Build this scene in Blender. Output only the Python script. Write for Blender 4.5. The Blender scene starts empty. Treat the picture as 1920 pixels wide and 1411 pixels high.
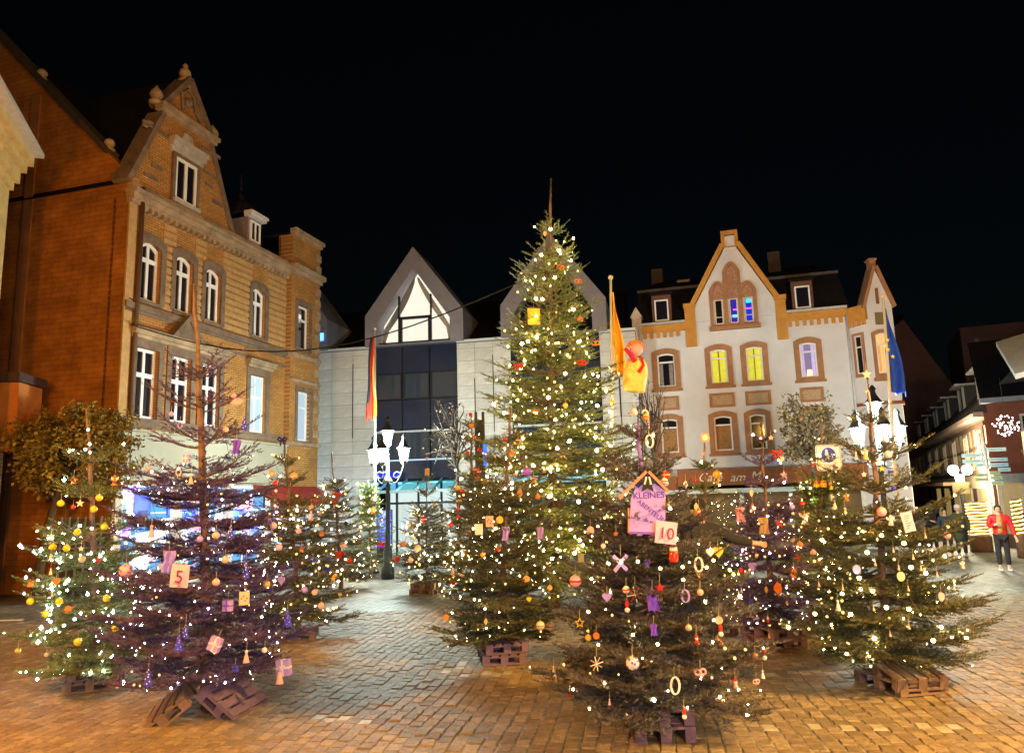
import bpy, bmesh, math, random
import numpy as np
from mathutils import Matrix, Vector, Euler

random.seed(7)
SC = bpy.context.scene
COL = SC.collection
R = math.radians

# ------------------------------------------------------------------ camera
CAM_H = 2.3
FPX = 1400.0 / 1920.0            # focal length in picture widths
PITCH = math.atan((935 - 705.5) / 1400.0)
ROLL = 0.028
cam_d = bpy.data.cameras.new('camera'); cam = bpy.data.objects.new('camera', cam_d); COL.objects.link(cam)
cam_d.sensor_width = 36.0; cam_d.lens = 36.0 * FPX; cam_d.clip_start = 0.05; cam_d.clip_end = 3000
CAM_M = Matrix.Rotation(math.pi / 2 + PITCH, 3, 'X') @ Matrix.Rotation(-ROLL, 3, 'Z')
cam.matrix_world = Matrix.Translation((0, 0, CAM_H)) @ CAM_M.to_4x4()
SC.camera = cam

# ------------------------------------------------------------------ night sky, faint moon, exposure
W = bpy.data.worlds.new('World'); SC.world = W; W.use_nodes = True
wn = W.node_tree.nodes; wl = W.node_tree.links
sky = wn.new('ShaderNodeTexSky'); sky.sky_type = 'NISHITA'; sky.sun_disc = False
sky.sun_elevation = R(4); sky.sun_rotation = R(200); sky.ozone_density = 2.0
wn['Background'].inputs['Strength'].default_value = 0.0008
wl.new(sky.outputs[0], wn['Background'].inputs['Color'])
moon_d = bpy.data.lights.new('moon', 'SUN'); moon_d.energy = 0.02; moon_d.angle = R(0.5); moon_d.color = (1, .95, .88)
moon = bpy.data.objects.new('moon', moon_d); COL.objects.link(moon); moon.rotation_euler = (R(50), 0, R(-20))
SC.view_settings.view_transform = 'Standard'; SC.view_settings.look = 'None'
SC.view_settings.exposure = 0.35; SC.view_settings.gamma = 1.0; SC.view_settings.use_curve_mapping = False
SC.render.engine = 'CYCLES'
SC.cycles.use_denoising = True
SC.cycles.max_bounces = 5; SC.cycles.diffuse_bounces = 2; SC.cycles.glossy_bounces = 2
SC.cycles.transparent_max_bounces = 8; SC.cycles.transmission_bounces = 3
SC.cycles.sample_clamp_indirect = 3.0; SC.cycles.sample_clamp_direct = 0.0
SC.cycles.use_light_tree = True
SC.cycles.caustics_reflective = False; SC.cycles.caustics_refractive = False

# ------------------------------------------------------------------ helpers
def px_ray(px, py):
    return CAM_M @ Vector(((px - 960) / 1400.0, -(py - 705.5) / 1400.0, -1.0))
def on_ground(px, py, z=0.0):
    r = px_ray(px, py); t = (z - CAM_H) / r.z
    return Vector((r.x * t, r.y * t, z))
def at(px, py, Y):
    r = px_ray(px, py); t = Y / r.y
    return Vector((r.x * t, Y, CAM_H + r.z * t))

MATS = {}
def mat(name, col, rough=.7, var=.15, scale=6.0, bump=0.0, bscale=40.0, metal=0.0, spec=.4, emit=None, estr=0.0, col2=None, trans=0.0, vary=0.0):
    """Procedural surface: base colour broken up by two noises, optional bump, optional light emission."""
    if name in MATS: return MATS[name]
    m = bpy.data.materials.new(name); m.use_nodes = True
    nt = m.node_tree; n = nt.nodes; l = nt.links
    b = n['Principled BSDF']
    b.inputs['Roughness'].default_value = rough; b.inputs['Metallic'].default_value = metal
    b.inputs['Specular IOR Level'].default_value = spec
    tc = n.new('ShaderNodeTexCoord')
    c1 = tuple(max(0, c * (1 - var)) for c in col); c2 = tuple(min(1, c * (1 + var)) for c in (col2 or col))
    if var > 0 or col2:
        nz = n.new('ShaderNodeTexNoise'); nz.inputs['Scale'].default_value = scale; nz.inputs['Detail'].default_value = 5
        nz.inputs['Roughness'].default_value = .65
        l.new(tc.outputs['Object'], nz.inputs['Vector'])
        rp = n.new('ShaderNodeValToRGB'); rp.color_ramp.elements[0].position = .3; rp.color_ramp.elements[1].position = .7
        rp.color_ramp.elements[0].color = (*c1, 1); rp.color_ramp.elements[1].color = (*c2, 1)
        l.new(nz.outputs['Fac'], rp.inputs['Fac'])
        out = rp.outputs['Color']
        if vary > 0:
            oi = n.new('ShaderNodeObjectInfo'); mr = n.new('ShaderNodeMapRange')
            mr.inputs[3].default_value = 1 - vary; mr.inputs[4].default_value = 1 + vary
            l.new(oi.outputs['Random'], mr.inputs[0])
            mx = n.new('ShaderNodeMix'); mx.data_type = 'RGBA'; mx.blend_type = 'MULTIPLY'; mx.inputs[0].default_value = 1
            l.new(out, mx.inputs[6]); l.new(mr.outputs[0], mx.inputs[7]); out = mx.outputs[2]
        l.new(out, b.inputs['Base Color'])
    else:
        b.inputs['Base Color'].default_value = (*col, 1)
    if bump > 0:
        nb = n.new('ShaderNodeTexNoise'); nb.inputs['Scale'].default_value = bscale; nb.inputs['Detail'].default_value = 4
        l.new(tc.outputs['Object'], nb.inputs['Vector'])
        bp = n.new('ShaderNodeBump'); bp.inputs['Strength'].default_value = bump; bp.inputs['Distance'].default_value = .02
        l.new(nb.outputs['Fac'], bp.inputs['Height']); l.new(bp.outputs['Normal'], b.inputs['Normal'])
    if emit:
        b.inputs['Emission Color'].default_value = (*emit, 1); b.inputs['Emission Strength'].default_value = estr
    if trans: b.inputs['Transmission Weight'].default_value = trans
    MATS[name] = m
    return m

def brick_mat(name, c1, c2, mortar, bw, bh, ms=.008, rough=.85, bump=.6, axes='XZ', stain=.35):
    """Masonry too far away to pick apart: brick pattern on the facade's own axes, with soot stains."""
    if name in MATS: return MATS[name]
    m = bpy.data.materials.new(name); m.use_nodes = True
    nt = m.node_tree; n = nt.nodes; l = nt.links; b = n['Principled BSDF']; b.inputs['Roughness'].default_value = rough
    b.inputs['Specular IOR Level'].default_value = .2
    tc = n.new('ShaderNodeTexCoord'); sp = n.new('ShaderNodeSeparateXYZ'); cb = n.new('ShaderNodeCombineXYZ')
    l.new(tc.outputs['Object'], sp.inputs[0]); l.new(sp.outputs['XYZ'.index(axes[0])], cb.inputs[0]); l.new(sp.outputs['XYZ'.index(axes[1])], cb.inputs[1])
    br = n.new('ShaderNodeTexBrick'); l.new(cb.outputs[0], br.inputs['Vector'])
    br.inputs['Scale'].default_value = 1; br.inputs['Brick Width'].default_value = bw; br.inputs['Row Height'].default_value = bh
    br.inputs['Mortar Size'].default_value = ms; br.inputs['Mortar Smooth'].default_value = .3; br.inputs['Bias'].default_value = 0
    br.inputs['Color1'].default_value = (*c1, 1); br.inputs['Color2'].default_value = (*c2, 1); br.inputs['Mortar'].default_value = (*mortar, 1)
    nz = n.new('ShaderNodeTexNoise'); nz.inputs['Scale'].default_value = .9; nz.inputs['Detail'].default_value = 6; nz.inputs['Roughness'].default_value = .7
    l.new(tc.outputs['Object'], nz.inputs['Vector'])
    mr = n.new('ShaderNodeMapRange'); mr.inputs[1].default_value = .3; mr.inputs[2].default_value = .7; mr.inputs[3].default_value = 1 - stain; mr.inputs[4].default_value = 1.15
    l.new(nz.outputs['Fac'], mr.inputs[0])
    mx = n.new('ShaderNodeMix'); mx.data_type = 'RGBA'; mx.blend_type = 'MULTIPLY'; mx.inputs[0].default_value = 1
    l.new(br.outputs['Color'], mx.inputs[6]); l.new(mr.outputs[0], mx.inputs[7]); l.new(mx.outputs[2], b.inputs['Base Color'])
    bp = n.new('ShaderNodeBump'); bp.inputs['Strength'].default_value = bump; bp.inputs['Distance'].default_value = .02; bp.invert = True
    l.new(br.outputs['Fac'], bp.inputs['Height']); l.new(bp.outputs['Normal'], b.inputs['Normal'])
    MATS[name] = m
    return m

def glow(name, col, s):
    if name in MATS: return MATS[name]
    m = bpy.data.materials.new(name); m.use_nodes = True; n = m.node_tree.nodes; l = m.node_tree.links
    n.remove(n['Principled BSDF']); e = n.new('ShaderNodeEmission'); e.inputs[0].default_value = (*col, 1); e.inputs[1].default_value = s
    l.new(e.outputs[0], n['Material Output'].inputs[0]); MATS[name] = m
    return m
def lamp_glass(name, col, s, through=.7):
    """lit milk glass: glows and lets the lamp inside shine through"""
    if name in MATS: return MATS[name]
    m = bpy.data.materials.new(name); m.use_nodes = True; n = m.node_tree.nodes; l = m.node_tree.links
    n.remove(n['Principled BSDF']); e = n.new('ShaderNodeEmission'); e.inputs[0].default_value = (*col, 1); e.inputs[1].default_value = s
    t = n.new('ShaderNodeBsdfTransparent'); t.inputs[0].default_value = (through, through, through, 1)
    a = n.new('ShaderNodeAddShader'); l.new(e.outputs[0], a.inputs[0]); l.new(t.outputs[0], a.inputs[1]); l.new(a.outputs[0], n['Material Output'].inputs[0]); MATS[name] = m
    return m
def clear_glass(name='clear_glass', tint=(1, 1, 1), mixf=.1, rough=.02):
    if name in MATS: return MATS[name]
    m = bpy.data.materials.new(name); m.use_nodes = True; n = m.node_tree.nodes; l = m.node_tree.links
    n.remove(n['Principled BSDF']); t = n.new('ShaderNodeBsdfTransparent'); t.inputs[0].default_value = (*tint, 1)
    g = n.new('ShaderNodeBsdfGlossy'); g.inputs['Roughness'].default_value = rough
    mx = n.new('ShaderNodeMixShader'); mx.inputs[0].default_value = mixf
    l.new(t.outputs[0], mx.inputs[1]); l.new(g.outputs[0], mx.inputs[2]); l.new(mx.outputs[0], n['Material Output'].inputs[0]); MATS[name] = m
    return m

class MB:
    """Collects boxes, tubes, lathes and prisms and links them as ONE mesh object."""
    def __init__(s): s.v = []; s.f = []
    def add(s, vs, fs):
        o = len(s.v); s.v += [tuple(p) for p in vs]; s.f += [tuple(i + o for i in f) for f in fs]; return s
    def box(s, x0, x1, y0, y1, z0, z1):
        return s.add([(x0,y0,z0),(x1,y0,z0),(x1,y1,z0),(x0,y1,z0),(x0,y0,z1),(x1,y0,z1),(x1,y1,z1),(x0,y1,z1)],
                     [(3,2,1,0),(4,5,6,7),(0,1,5,4),(1,2,6,5),(2,3,7,6),(3,0,4,7)])
    def bar(s, p, q, w, d, up=(0, 0, 1)):
        """square bar from p to q, width w (sideways) and depth d (along up)"""
        p = Vector(p); q = Vector(q); t = (q - p).normalized(); u = Vector(up)
        a = t.cross(u)
        if a.length < 1e-4: a = t.cross(Vector((0, 1, 0)))
        a.normalize(); b = a.cross(t).normalized()
        vs = []
        for c in (p, q):
            for sx, sy in ((-1,-1),(1,-1),(1,1),(-1,1)): vs.append(c + a * (sx * w / 2) + b * (sy * d / 2))
        return s.add(vs, [(3,2,1,0),(4,5,6,7),(0,1,5,4),(1,2,6,5),(2,3,7,6),(3,0,4,7)])
    def tube(s, pts, rads, n=6, cap=True):
        pts = [Vector(p) for p in pts]
        if not isinstance(rads, (list, tuple)): rads = [rads] * len(pts)
        o = len(s.v); rings = []
        for i, p in enumerate(pts):
            t = (pts[min(i + 1, len(pts) - 1)] - pts[max(i - 1, 0)])
            t = t.normalized() if t.length > 1e-9 else Vector((0, 0, 1))
            a = t.cross(Vector((0, 0, 1)))
            if a.length < .05: a = t.cross(Vector((0, 1, 0)))
            a.normalize(); b = a.cross(t)
            for k in range(n):
                g = 2 * math.pi * k / n
                s.v.append(tuple(p + (a * math.cos(g) + b * math.sin(g)) * rads[i]))
        for i in range(len(pts) - 1):
            for k in range(n):
                k2 = (k + 1) % n
                s.f.append((o + i*n + k, o + (i+1)*n + k, o + (i+1)*n + k2, o + i*n + k2))
        if cap:
            s.f.append(tuple(o + k for k in range(n))); s.f.append(tuple(o + (len(pts)-1)*n + k for k in reversed(range(n))))
        return s
    def lathe(s, prof, n=10, c=(0, 0, 0), sx=1, sy=1):
        """profile of (radius, z)"""
        o = len(s.v); c = Vector(c)
        for r, z in prof:
            for k in range(n):
                g = 2 * math.pi * (k + .5) / n
                s.v.append((c.x + r * sx * math.cos(g), c.y + r * sy * math.sin(g), c.z + z))
        for i in range(len(prof) - 1):
            for k in range(n):
                k2 = (k + 1) % n
                s.f.append((o + i*n + k, o + i*n + k2, o + (i+1)*n + k2, o + (i+1)*n + k))
        s.f.append(tuple(o + k for k in reversed(range(n)))); s.f.append(tuple(o + (len(prof)-1)*n + k for k in range(n)))
        return s
    def ball(s, c, r, n=8, m=6, sz=1.0):
        return s.lathe([(max(1e-4, r * math.sin(math.pi * i / m)), -r * sz * math.cos(math.pi * i / m)) for i in range(m + 1)], n, c)
    def prism(s, poly, y0, y1):
        """polygon in (x, z), counter-clockwise seen from -y, pushed from y0 (front) to y1 (back)"""
        k = len(poly)
        vs = [(x, y0, z) for x, z in poly] + [(x, y1, z) for x, z in poly]
        fs = [tuple(range(k)), tuple(range(2*k - 1, k - 1, -1))] + [(i, i + k, (i + 1) % k + k, (i + 1) % k) for i in range(k)]
        return s.add(vs, fs)
    def ring(s, outer, inner, y0, y1):
        """frame between two (x, z) outlines with equally many points"""
        k = len(outer)
        vs = [(x, y0, z) for x, z in outer] + [(x, y0, z) for x, z in inner] + [(x, y1, z) for x, z in outer] + [(x, y1, z) for x, z in inner]
        fs = []
        for i in range(k):
            j = (i + 1) % k
            fs += [(i, j, k + j, k + i), (2*k + j, 2*k + i, 3*k + i, 3*k + j), (i, 2*k + i, 2*k + j, j), (k + j, 3*k + j, 3*k + i, k + i)]
        return s.add(vs, fs)
    def mesh(s, name):
        me = bpy.data.meshes.new(name); me.from_pydata(s.v, [], s.f); me.update(); return me
    def build(s, name, m, parent=None, smooth=False, bevel=0, loc=None, rot=None):
        me = s.mesh(name); me.materials.append(m)
        if smooth: me.polygons.foreach_set('use_smooth', [True] * len(me.polygons))
        o = bpy.data.objects.new(name, me); COL.objects.link(o)
        if parent is not None: o.parent = parent
        if loc is not None: o.location = loc
        if rot is not None: o.rotation_euler = rot
        if bevel:
            bv = o.modifiers.new('bevel', 'BEVEL'); bv.width = bevel; bv.segments = 2; bv.limit_method = 'ANGLE'
        return o

def tag(o, label=None, cat=None, group=None, kind=None):
    if label: o['label'] = label
    if cat: o['category'] = cat
    if group: o['group'] = group
    if kind: o['kind'] = kind
    return o
def thing(name, label, cat, loc=(0, 0, 0), rotz=0.0, group=None):
    o = bpy.data.objects.new(name, None); COL.objects.link(o); o.empty_display_size = .2
    o.location = loc; o.rotation_euler = (0, 0, rotz)
    return tag(o, label, cat, group)
def obj(name, me, parent=None, loc=None, rot=None, scale=None):
    o = bpy.data.objects.new(name, me); COL.objects.link(o)
    if parent is not None: o.parent = parent
    if loc is not None: o.location = loc
    if rot is not None: o.rotation_euler = rot
    if scale is not None: o.scale = scale
    return o
def copy_tree(o, parent=None):
    c = o.copy(); COL.objects.link(c); c.parent = parent
    for ch in list(o.children): copy_tree(ch, c)
    return c
def text(name, body, size, m, parent, loc, rot=(math.pi / 2, 0, 0), shear=0, extrude=.002, align='CENTER', space=1.0):
    cu = bpy.data.curves.new(name, 'FONT'); cu.body = body; cu.size = size; cu.extrude = extrude; cu.shear = shear
    cu.align_x = align; cu.align_y = 'CENTER'; cu.space_character = space; cu.resolution_u = 3
    tmp = bpy.data.objects.new(name, cu); COL.objects.link(tmp)
    me = bpy.data.meshes.new_from_object(tmp.evaluated_get(bpy.context.evaluated_depsgraph_get())); me.name = name
    bpy.data.objects.remove(tmp); me.materials.clear(); me.materials.append(m)
    return obj(name, me, parent, loc, rot)
def lamp(name, loc, watts, col, radius=.1, parent=None, spot=None):
    d = bpy.data.lights.new(name, 'POINT' if spot is None else 'SPOT'); d.energy = watts; d.color = col; d.shadow_soft_size = radius
    o = bpy.data.objects.new(name, d); COL.objects.link(o); o.location = loc
    if parent is not None: o.parent = parent
    return o
def frame_of(A, B):
    """origin, z rotation of a facade whose foot runs from A to B (left to right as seen from outside)"""
    return (A[0], A[1], 0), math.atan2(B[1] - A[1], B[0] - A[0])

def holed_wall(mb, u0, u1, z0, z1, holes, y=0.0, depth=.25):
    us = sorted({u0, u1, *[h[0] for h in holes], *[h[1] for h in holes]}); zs = sorted({z0, z1, *[h[2] for h in holes], *[h[3] for h in holes]})
    for i in range(len(us) - 1):
        for j in range(len(zs) - 1):
            cu, cz = (us[i] + us[i+1]) / 2, (zs[j] + zs[j+1]) / 2
            if any(h[0] < cu < h[1] and h[2] < cz < h[3] for h in holes): continue
            mb.add([(us[i], y, zs[j]), (us[i+1], y, zs[j]), (us[i+1], y, zs[j+1]), (us[i], y, zs[j+1])], [(0, 1, 2, 3)])
    for a, b, c, d in holes:
        q = y + depth
        mb.add([(a,y,c),(a,q,c),(a,q,d),(a,y,d)], [(0,1,2,3)]); mb.add([(b,y,c),(b,y,d),(b,q,d),(b,q,c)], [(0,1,2,3)])
        mb.add([(a,y,d),(a,q,d),(b,q,d),(b,y,d)], [(0,1,2,3)]); mb.add([(a,y,c),(b,y,c),(b,q,c),(a,q,c)], [(0,1,2,3)])
    return mb

def arch_outline(u0, u1, z0, z1, rise, n=8):
    """rectangle with a segmental arch on top, counter-clockwise from lower left"""
    pts = [(u0, z0), (u1, z0)]
    c = (u0 + u1) / 2; h = (u1 - u0) / 2
    for i in range(n + 1):
        t = 1 - 2 * i / n
        pts.append((c + h * t, z1 - rise + rise * (1 - t * t)))
    return pts
def gothic_outline(u0, u1, z0, z1, rise, n=6):
    pts = [(u0, z0), (u1, z0)]; c = (u0 + u1) / 2; h = (u1 - u0) / 2
    for i in range(2 * n + 1):
        t = 1 - i / n
        pts.append((c + h * t, z1 - rise + rise * (1 - abs(t) ** 1.9)))
    return pts
def window(parent, u0, u1, z0, z1, y, frame_m, pane_m, fw=.07, bars_u=(.5,), bars_z=(.68,), sill_m=None, sill_out=.12, proud=.05, rise=0.0, bw=None):
    """casement window: the frame mesh is the part, every pane and the sill are its sub-parts"""
    mb = MB(); bw = bw or fw * .9
    if rise:
        o = arch_outline(u0, u1, z0, z1, rise); i = arch_outline(u0 + fw, u1 - fw, z0 + fw, z1 - fw, rise)
        mb.ring(o, i, y - proud, y + .03)
    else:
        mb.ring([(u0,z0),(u1,z0),(u1,z1),(u0,z1)], [(u0+fw,z0+fw),(u1-fw,z0+fw),(u1-fw,z1-fw),(u0+fw,z1-fw)], y - proud, y + .03)
    uu = [u0 + fw] + [u0 + (u1 - u0) * b for b in bars_u] + [u1 - fw]
    zz = [z0 + fw] + [z0 + (z1 - z0) * b for b in bars_z] + [z1 - fw]
    for b in uu[1:-1]: mb.box(b - bw/2, b + bw/2, y - proud*.9, y + .02, z0 + fw*.5, z1 - fw*.5)
    for k, b in enumerate(zz[1:-1]): mb.box(u0 + fw*.5, u1 - fw*.5, y - proud*1.1, y + .015, b - bw*.65, b + bw*.65)
    w = mb.build('window', frame_m, parent)
    pms = pane_m if isinstance(pane_m, list) else [pane_m]
    k = 0
    for i in range(len(uu) - 1):
        for j in range(len(zz) - 1):
            mb = MB(); mb.box(uu[i], uu[i+1], y - .008 - .002 * ((i + j) % 2), y + .01, zz[j], zz[j+1]); mb.build('pane', pms[k % len(pms)], w); k += 1
    if sill_m: MB().box(u0 - .1, u1 + .1, y - sill_out - proud, y, z0 - .12, z0 - .002).build('sill', sill_m, w)
    return w
# ------------------------------------------------------------------ shared surfaces
M_white = mat('white_frame_paint', (.8, .8, .82), .45, .05, 20)
M_dark_pane = mat('dark_glass', (.012, .010, .016), .06, 0, spec=.6)
M_slate = mat('dark_slate', (.010, .009, .012), .9, .4, 9, .4, 30, spec=.1)
M_iron = mat('dark_iron', (.02, .022, .024), .45, .2, 30, metal=.3)
M_zinc = mat('zinc_sheet', (.21, .20, .235), .55, .12, 3, metal=.25)
M_glass = clear_glass()

def steps(mb, u0, u1, levels, y=0.0):
    """cornice: stacked boxes (z0, z1, projection)"""
    for z0, z1, p in levels: mb.box(u0 - p*.3, u1 + p*.3, y - p, y + .1, z0, z1)
    return mb

# ================================================================== brick house on the left
def brick_house():
    loc, rz = frame_of((-11.2, 21.0), (-8.74, 29.5))
    t = thing('brick_house', 'tall ochre brick house with scrolled gable above the brightly lit shop', 'building', loc, rz)
    brick = brick_mat('ochre_brick', (.54, .262, .075), (.42, .195, .052), (.19, .105, .045), .26, .083, .012)
    stone = mat('weathered_sandstone', (.33, .235, .15), .85, .4, 2.5, .5, 25)
    dark_stone = mat('dark_sandstone', (.17, .115, .08), .85, .35, 3, .5, 25)
    pale_stone = mat('pale_sandstone', (.42, .37, .33), .8, .25, 4, .4, 25)
    render = brick_mat('rust_brick', (.42, .165, .032), (.37, .135, .026), (.31, .11, .024), .5, .16, .012, axes='YZ', stain=.55)
    cream = mat('cream_fascia', (.34, .32, .245), .6, .06, 2)
    up = [(.55, 1.35), (2.0, 2.8), (3.42, 4.22), (6.0, 6.8)]
    lo = [(.56, 1.46), (2.0, 2.9), (3.42, 4.32), (6.0, 6.98)]
    holes = [(a, b, 8.5, 10.35) for a, b in up] + [(a, b, 4.95, 7.05) for a, b in lo]
    mb = MB(); holed_wall(mb, 0, 8.2, 3.0, 11.5, holes, 0, .22); mb.box(0, 8.2, .5, .6, 3, 11.5)
    mb.build('wall', brick, t)
    # firewall on the side street: rust coloured plaster
    MB().add([(0,0,0),(0,0,12.1),(0,1,13.1),(0,6.2,18.4),(0,12,12.4),(0,12,0)], [(0,1,2,3,4,5)]).add(
        [(.35,0.02,0),(.35,.02,12.1),(.35,1,13.1),(.35,6.2,18.4),(.35,12,12.4),(.35,12,0)], [(5,4,3,2,1,0)]).add(
        [(0,0,12.1),(.35,0.02,12.1),(.35,1,13.1),(0,1,13.1),(.35,6.2,18.4),(0,6.2,18.4),(.35,12,12.4),(0,12,12.4)], [(0,1,2,3),(3,2,4,5),(5,4,6,7)]).build('side_wall', render, t)
    mb = MB()
    for y0, z0, y1, z1 in ((.9, 13.05, 6.2, 18.45), (6.2, 18.45, 12, 12.5)):
        mb.bar((.12, y0, z0), (.12, y1, z1), .5, .16, up=(0, -.7, .7))
    mb.build('verge_coping', mat('sooty_coping', (.05, .035, .03), .9, .3, 4), t)
    MB().box(-.06, -.005, 3.7, 4.05, 0, 15.4).build('side_wall_pilaster', mat('rust_plaster_light', (.27, .11, .035), .9, .2, 2), t)
    for y, z in ((1.0, 13.3), (3.9, 16.2)):
        MB().lathe([(.16, 0), (.19, .08), (.11, .14), (.17, .26), (.14, .36), (.04, .44)], 10, (.1, y, z - .2)).build('finial', stone, t, True)
    # corner pilaster and rain pipe
    MB().box(-.05, .26, -.06, .0, 3.0, 12.1).build('corner_pilaster', mat('pilaster_brick', (.40, .24, .10), .85, .2, 8, .4), t)
    MB().tube([(.36, -.12, 11.9), (.36, -.12, 3.0)], .07, 8).build('rain_pipe', mat('brown_pipe', (.10, .055, .03), .6), t, True)
    # rusticated banding of the upper storey: too fine to pick apart, one piece
    mb = MB(); gaps = [(.46, .5), (1.4, 1.95), (2.85, 3.37), (4.27, 5.93), (6.88, 8.15)]
    for k in range(13):
        z = 8.42 + k * .235
        for a, b in gaps:
            if b - a > .2: mb.box(a, b, -.035, 0.01, z, z + .15)
    mb.build('banding', mat('band_brick', (.42, .25, .10), .85, .25, 6, .4), t)['kind'] = 'stuff'
    # string courses
    for nm, lv in (('cornice', [(11.3, 11.42, .12), (11.42, 11.6, .2), (11.6, 11.72, .32), (11.72, 11.95, .12)]),
                   ('string_course', [(8.02, 8.12, .06), (8.12, 8.3, .12)]), ('sill_course', [(4.68, 4.86, .1), (4.86, 4.93, .16)]), ('string_course', [(7.62, 7.72, .05)])):
        steps(MB(), 0, 8.2, lv).build(nm, stone if nm == 'cornice' else dark_stone, t)
    mb = MB()
    for k in range(30): mb.box(.4 + k * .26, .52 + k * .26, -.2, 0, 11.18, 11.3)
    mb.build('dentils', stone, t)['kind'] = 'stuff'
    # windows
    for a, b in up:
        w = window(t, a, b, 8.5, 10.35, .17, M_white, M_dark_pane, .09, (.5,), (.70,), dark_stone, .2, rise=.16, bw=.1)
        o = arch_outline(a - .2, b + .2, 8.45, 10.62, .2); i = arch_outline(a, b, 8.46, 10.35, .16)
        MB().ring(o, i, -.05, .02).build('surround', dark_stone, w)
    for k, (a, b) in enumerate(lo):
        lit = k == 3
        cold = glow('cold_office_light', (.62, .86, 1), .85)
        w = window(t, a, b, 4.95, 7.05, .17, M_white, cold if lit else M_dark_pane, .09, (.5,), (.62,), None, bw=.1)
        o = [(a-.2,4.9),(b+.2,4.9),(b+.2,7.3),(a-.2,7.3)]; i = [(a,4.95),(b,4.95),(b,7.05),(a,7.05)]
        MB().ring(o, i, -.05, .02).build('surround', dark_stone, w)
        steps(MB(), a - .22, b + .22, [(7.3, 7.4, .14), (7.4, 7.52, .24), (7.52, 7.58, .3)]).build('hood', stone, w)
        if k == 1:
            mb = MB(); c = (a + b) / 2
            mb.prism([(c - .62, 7.585), (c + .62, 7.585), (c, 8.25)], -.22, 0).ring([(c-.75,7.585),(c+.75,7.585),(c,8.4)], [(c-.55,7.6),(c+.55,7.6),(c,8.2)], -.3, 0)
            mb.build('pediment', dark_stone, w)
    # street shop: fascia, posts, lit interior
    MB().box(0, 10.4, -.18, .0, 3.12, 4.52).box(0, 10.4, -.24, .0, 4.525, 4.6).build('shop_fascia', cream, t)
    # scrolled gable
    mb = MB()
    mb.prism([(-.02, 11.952), (4.55, 11.952), (3.36, 14.75), (1.14, 14.75)], 0, .5)
    mb.prism([(1.2, 15.05), (3.3, 15.05), (2.25, 16.45)], .02, .5)
    mb.build('gable', brick, t)
    steps(MB(), .95, 3.55, [(14.752, 14.86, .14), (14.86, 15.0, .24), (15.0, 15.048, .1)]).build('gable_band', stone, t)
    mb = MB()
    for (p, q) in (((-.15, 11.95), (1.12, 14.74)), ((4.68, 11.95), (3.38, 14.74)), ((1.12, 15.06), (2.25, 16.55)), ((3.38, 15.06), (2.25, 16.55))):
        mb.bar((p[0], .22, p[1]), (q[0], .22, q[1]), .62, .17, up=(0, 0, 1))
    mb.build('gable_coping', dark_stone, t)
    for u, z in ((.92, 14.95), (3.6, 14.95)):
        MB().lathe([(.19, 0), (.23, .07), (.15, .13), (.22, .3), (.16, .44), (.07, .55), (.02, .64)], 10, (u, .1, z)).build('urn', stone, t, True)
    for u, z, s in ((3.75, 14.0, 1), (.75, 14.0, -1), (3.95, 13.4, 1)):
        mb = MB(); pts = [(u + s * .22 * math.cos(g) * (1 - g / 9), .1, z + .26 * math.sin(g) * (1 - g / 9)) for g in [k * .5 for k in range(12)]]
        mb.tube(pts, .09, 6); mb.build('scroll', stone, t, True)
    mb = MB(); mb.lathe([(.2, 0), (.23, .07), (.13, .14), (.2, .28), (.18, .42), (.07, .52), (.1, .6), (.03, .7)], 10, (2.25, .2, 16.45)); mb.build('crowning_finial', stone, t, True)
    # relief in the gable top and keystone
    mb = MB(); mb.tube([(1.75, -.02, 16.0), (1.9, -.05, 15.75), (1.95, -.05, 15.3)], .06, 6).tube([(1.95, -.05, 15.85), (2.15, -.05, 16.1), (2.45, -.05, 15.95), (2.55, -.05, 15.5), (2.8, -.05, 15.25)], .06, 6)
    mb.ball((2.2, -.02, 15.65), .17, 8, 6); mb.build('relief', dark_stone, t, True)
    mb = MB()
    for k, (a, b) in enumerate(((.45, 1.05), (.75, 1.2), (3.2, 3.55), (3.1, 3.85), (.3, 1.5), (2.95, 3.9), (3.6, 4.1))):
        z = 12.35 + (k * .41) % 2.1
        MB().box(a, b, -.045, .01, z, z + .11).build('gable_band_stone', dark_stone, t)
    w = window(t, 1.72, 2.72, 12.1, 13.55, -.02, M_white, M_dark_pane, .1, (.5,), (), pale_stone, .12, bw=.12)
    MB().ring([(1.6,12.0),(2.84,12.0),(2.84,13.66),(1.6,13.66)], [(1.72,12.1),(2.72,12.1),(2.72,13.55),(1.72,13.55)], -.1, .01).build('surround', dark_stone, w)
    steps(MB(), 1.5, 2.95, [(13.662, 13.8, .1), (13.8, 13.95, .2), (13.95, 14.1, .28)]).build('lintel', pale_stone, w)
    MB().prism([(1.9, 14.1), (2.55, 14.1), (2.4, 14.5), (2.05, 14.5)], -.08, .02).build('keystone', pale_stone, w)
    # roofs
    mb = MB(); mb.add([(.3,.35,11.8),(8.2,.35,11.8),(8.2,6.2,18.1),(.3,6.2,18.1)], [(0,1,2,3)]).add([(.3,12,12),(8.2,12,12),(8.2,6.2,18.1),(.3,6.2,18.1)], [(3,2,1,0)])
    mb.add([(-.1,.4,11.9),(2.25,.4,16.6),(2.25,6,16.6),(-.1,6,11.9)], [(0,1,2,3)]).add([(4.6,.4,11.9),(4.6,6,11.9),(2.25,6,16.6),(2.25,.4,16.6)], [(0,1,2,3)])
    mb.add([(8.2,.35,11.8),(8.2,12,12),(8.2,6.2,18.1)], [(0,1,2)])
    mb.build('roof', M_slate, t)
    # dormer with bulbous cap
    dm = MB().box(5.75, 6.55, .1, 1.4, 12.0, 13.0).build('dormer', mat('dormer_board', (.22, .17, .2), .7, .2, 8), t)
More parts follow.
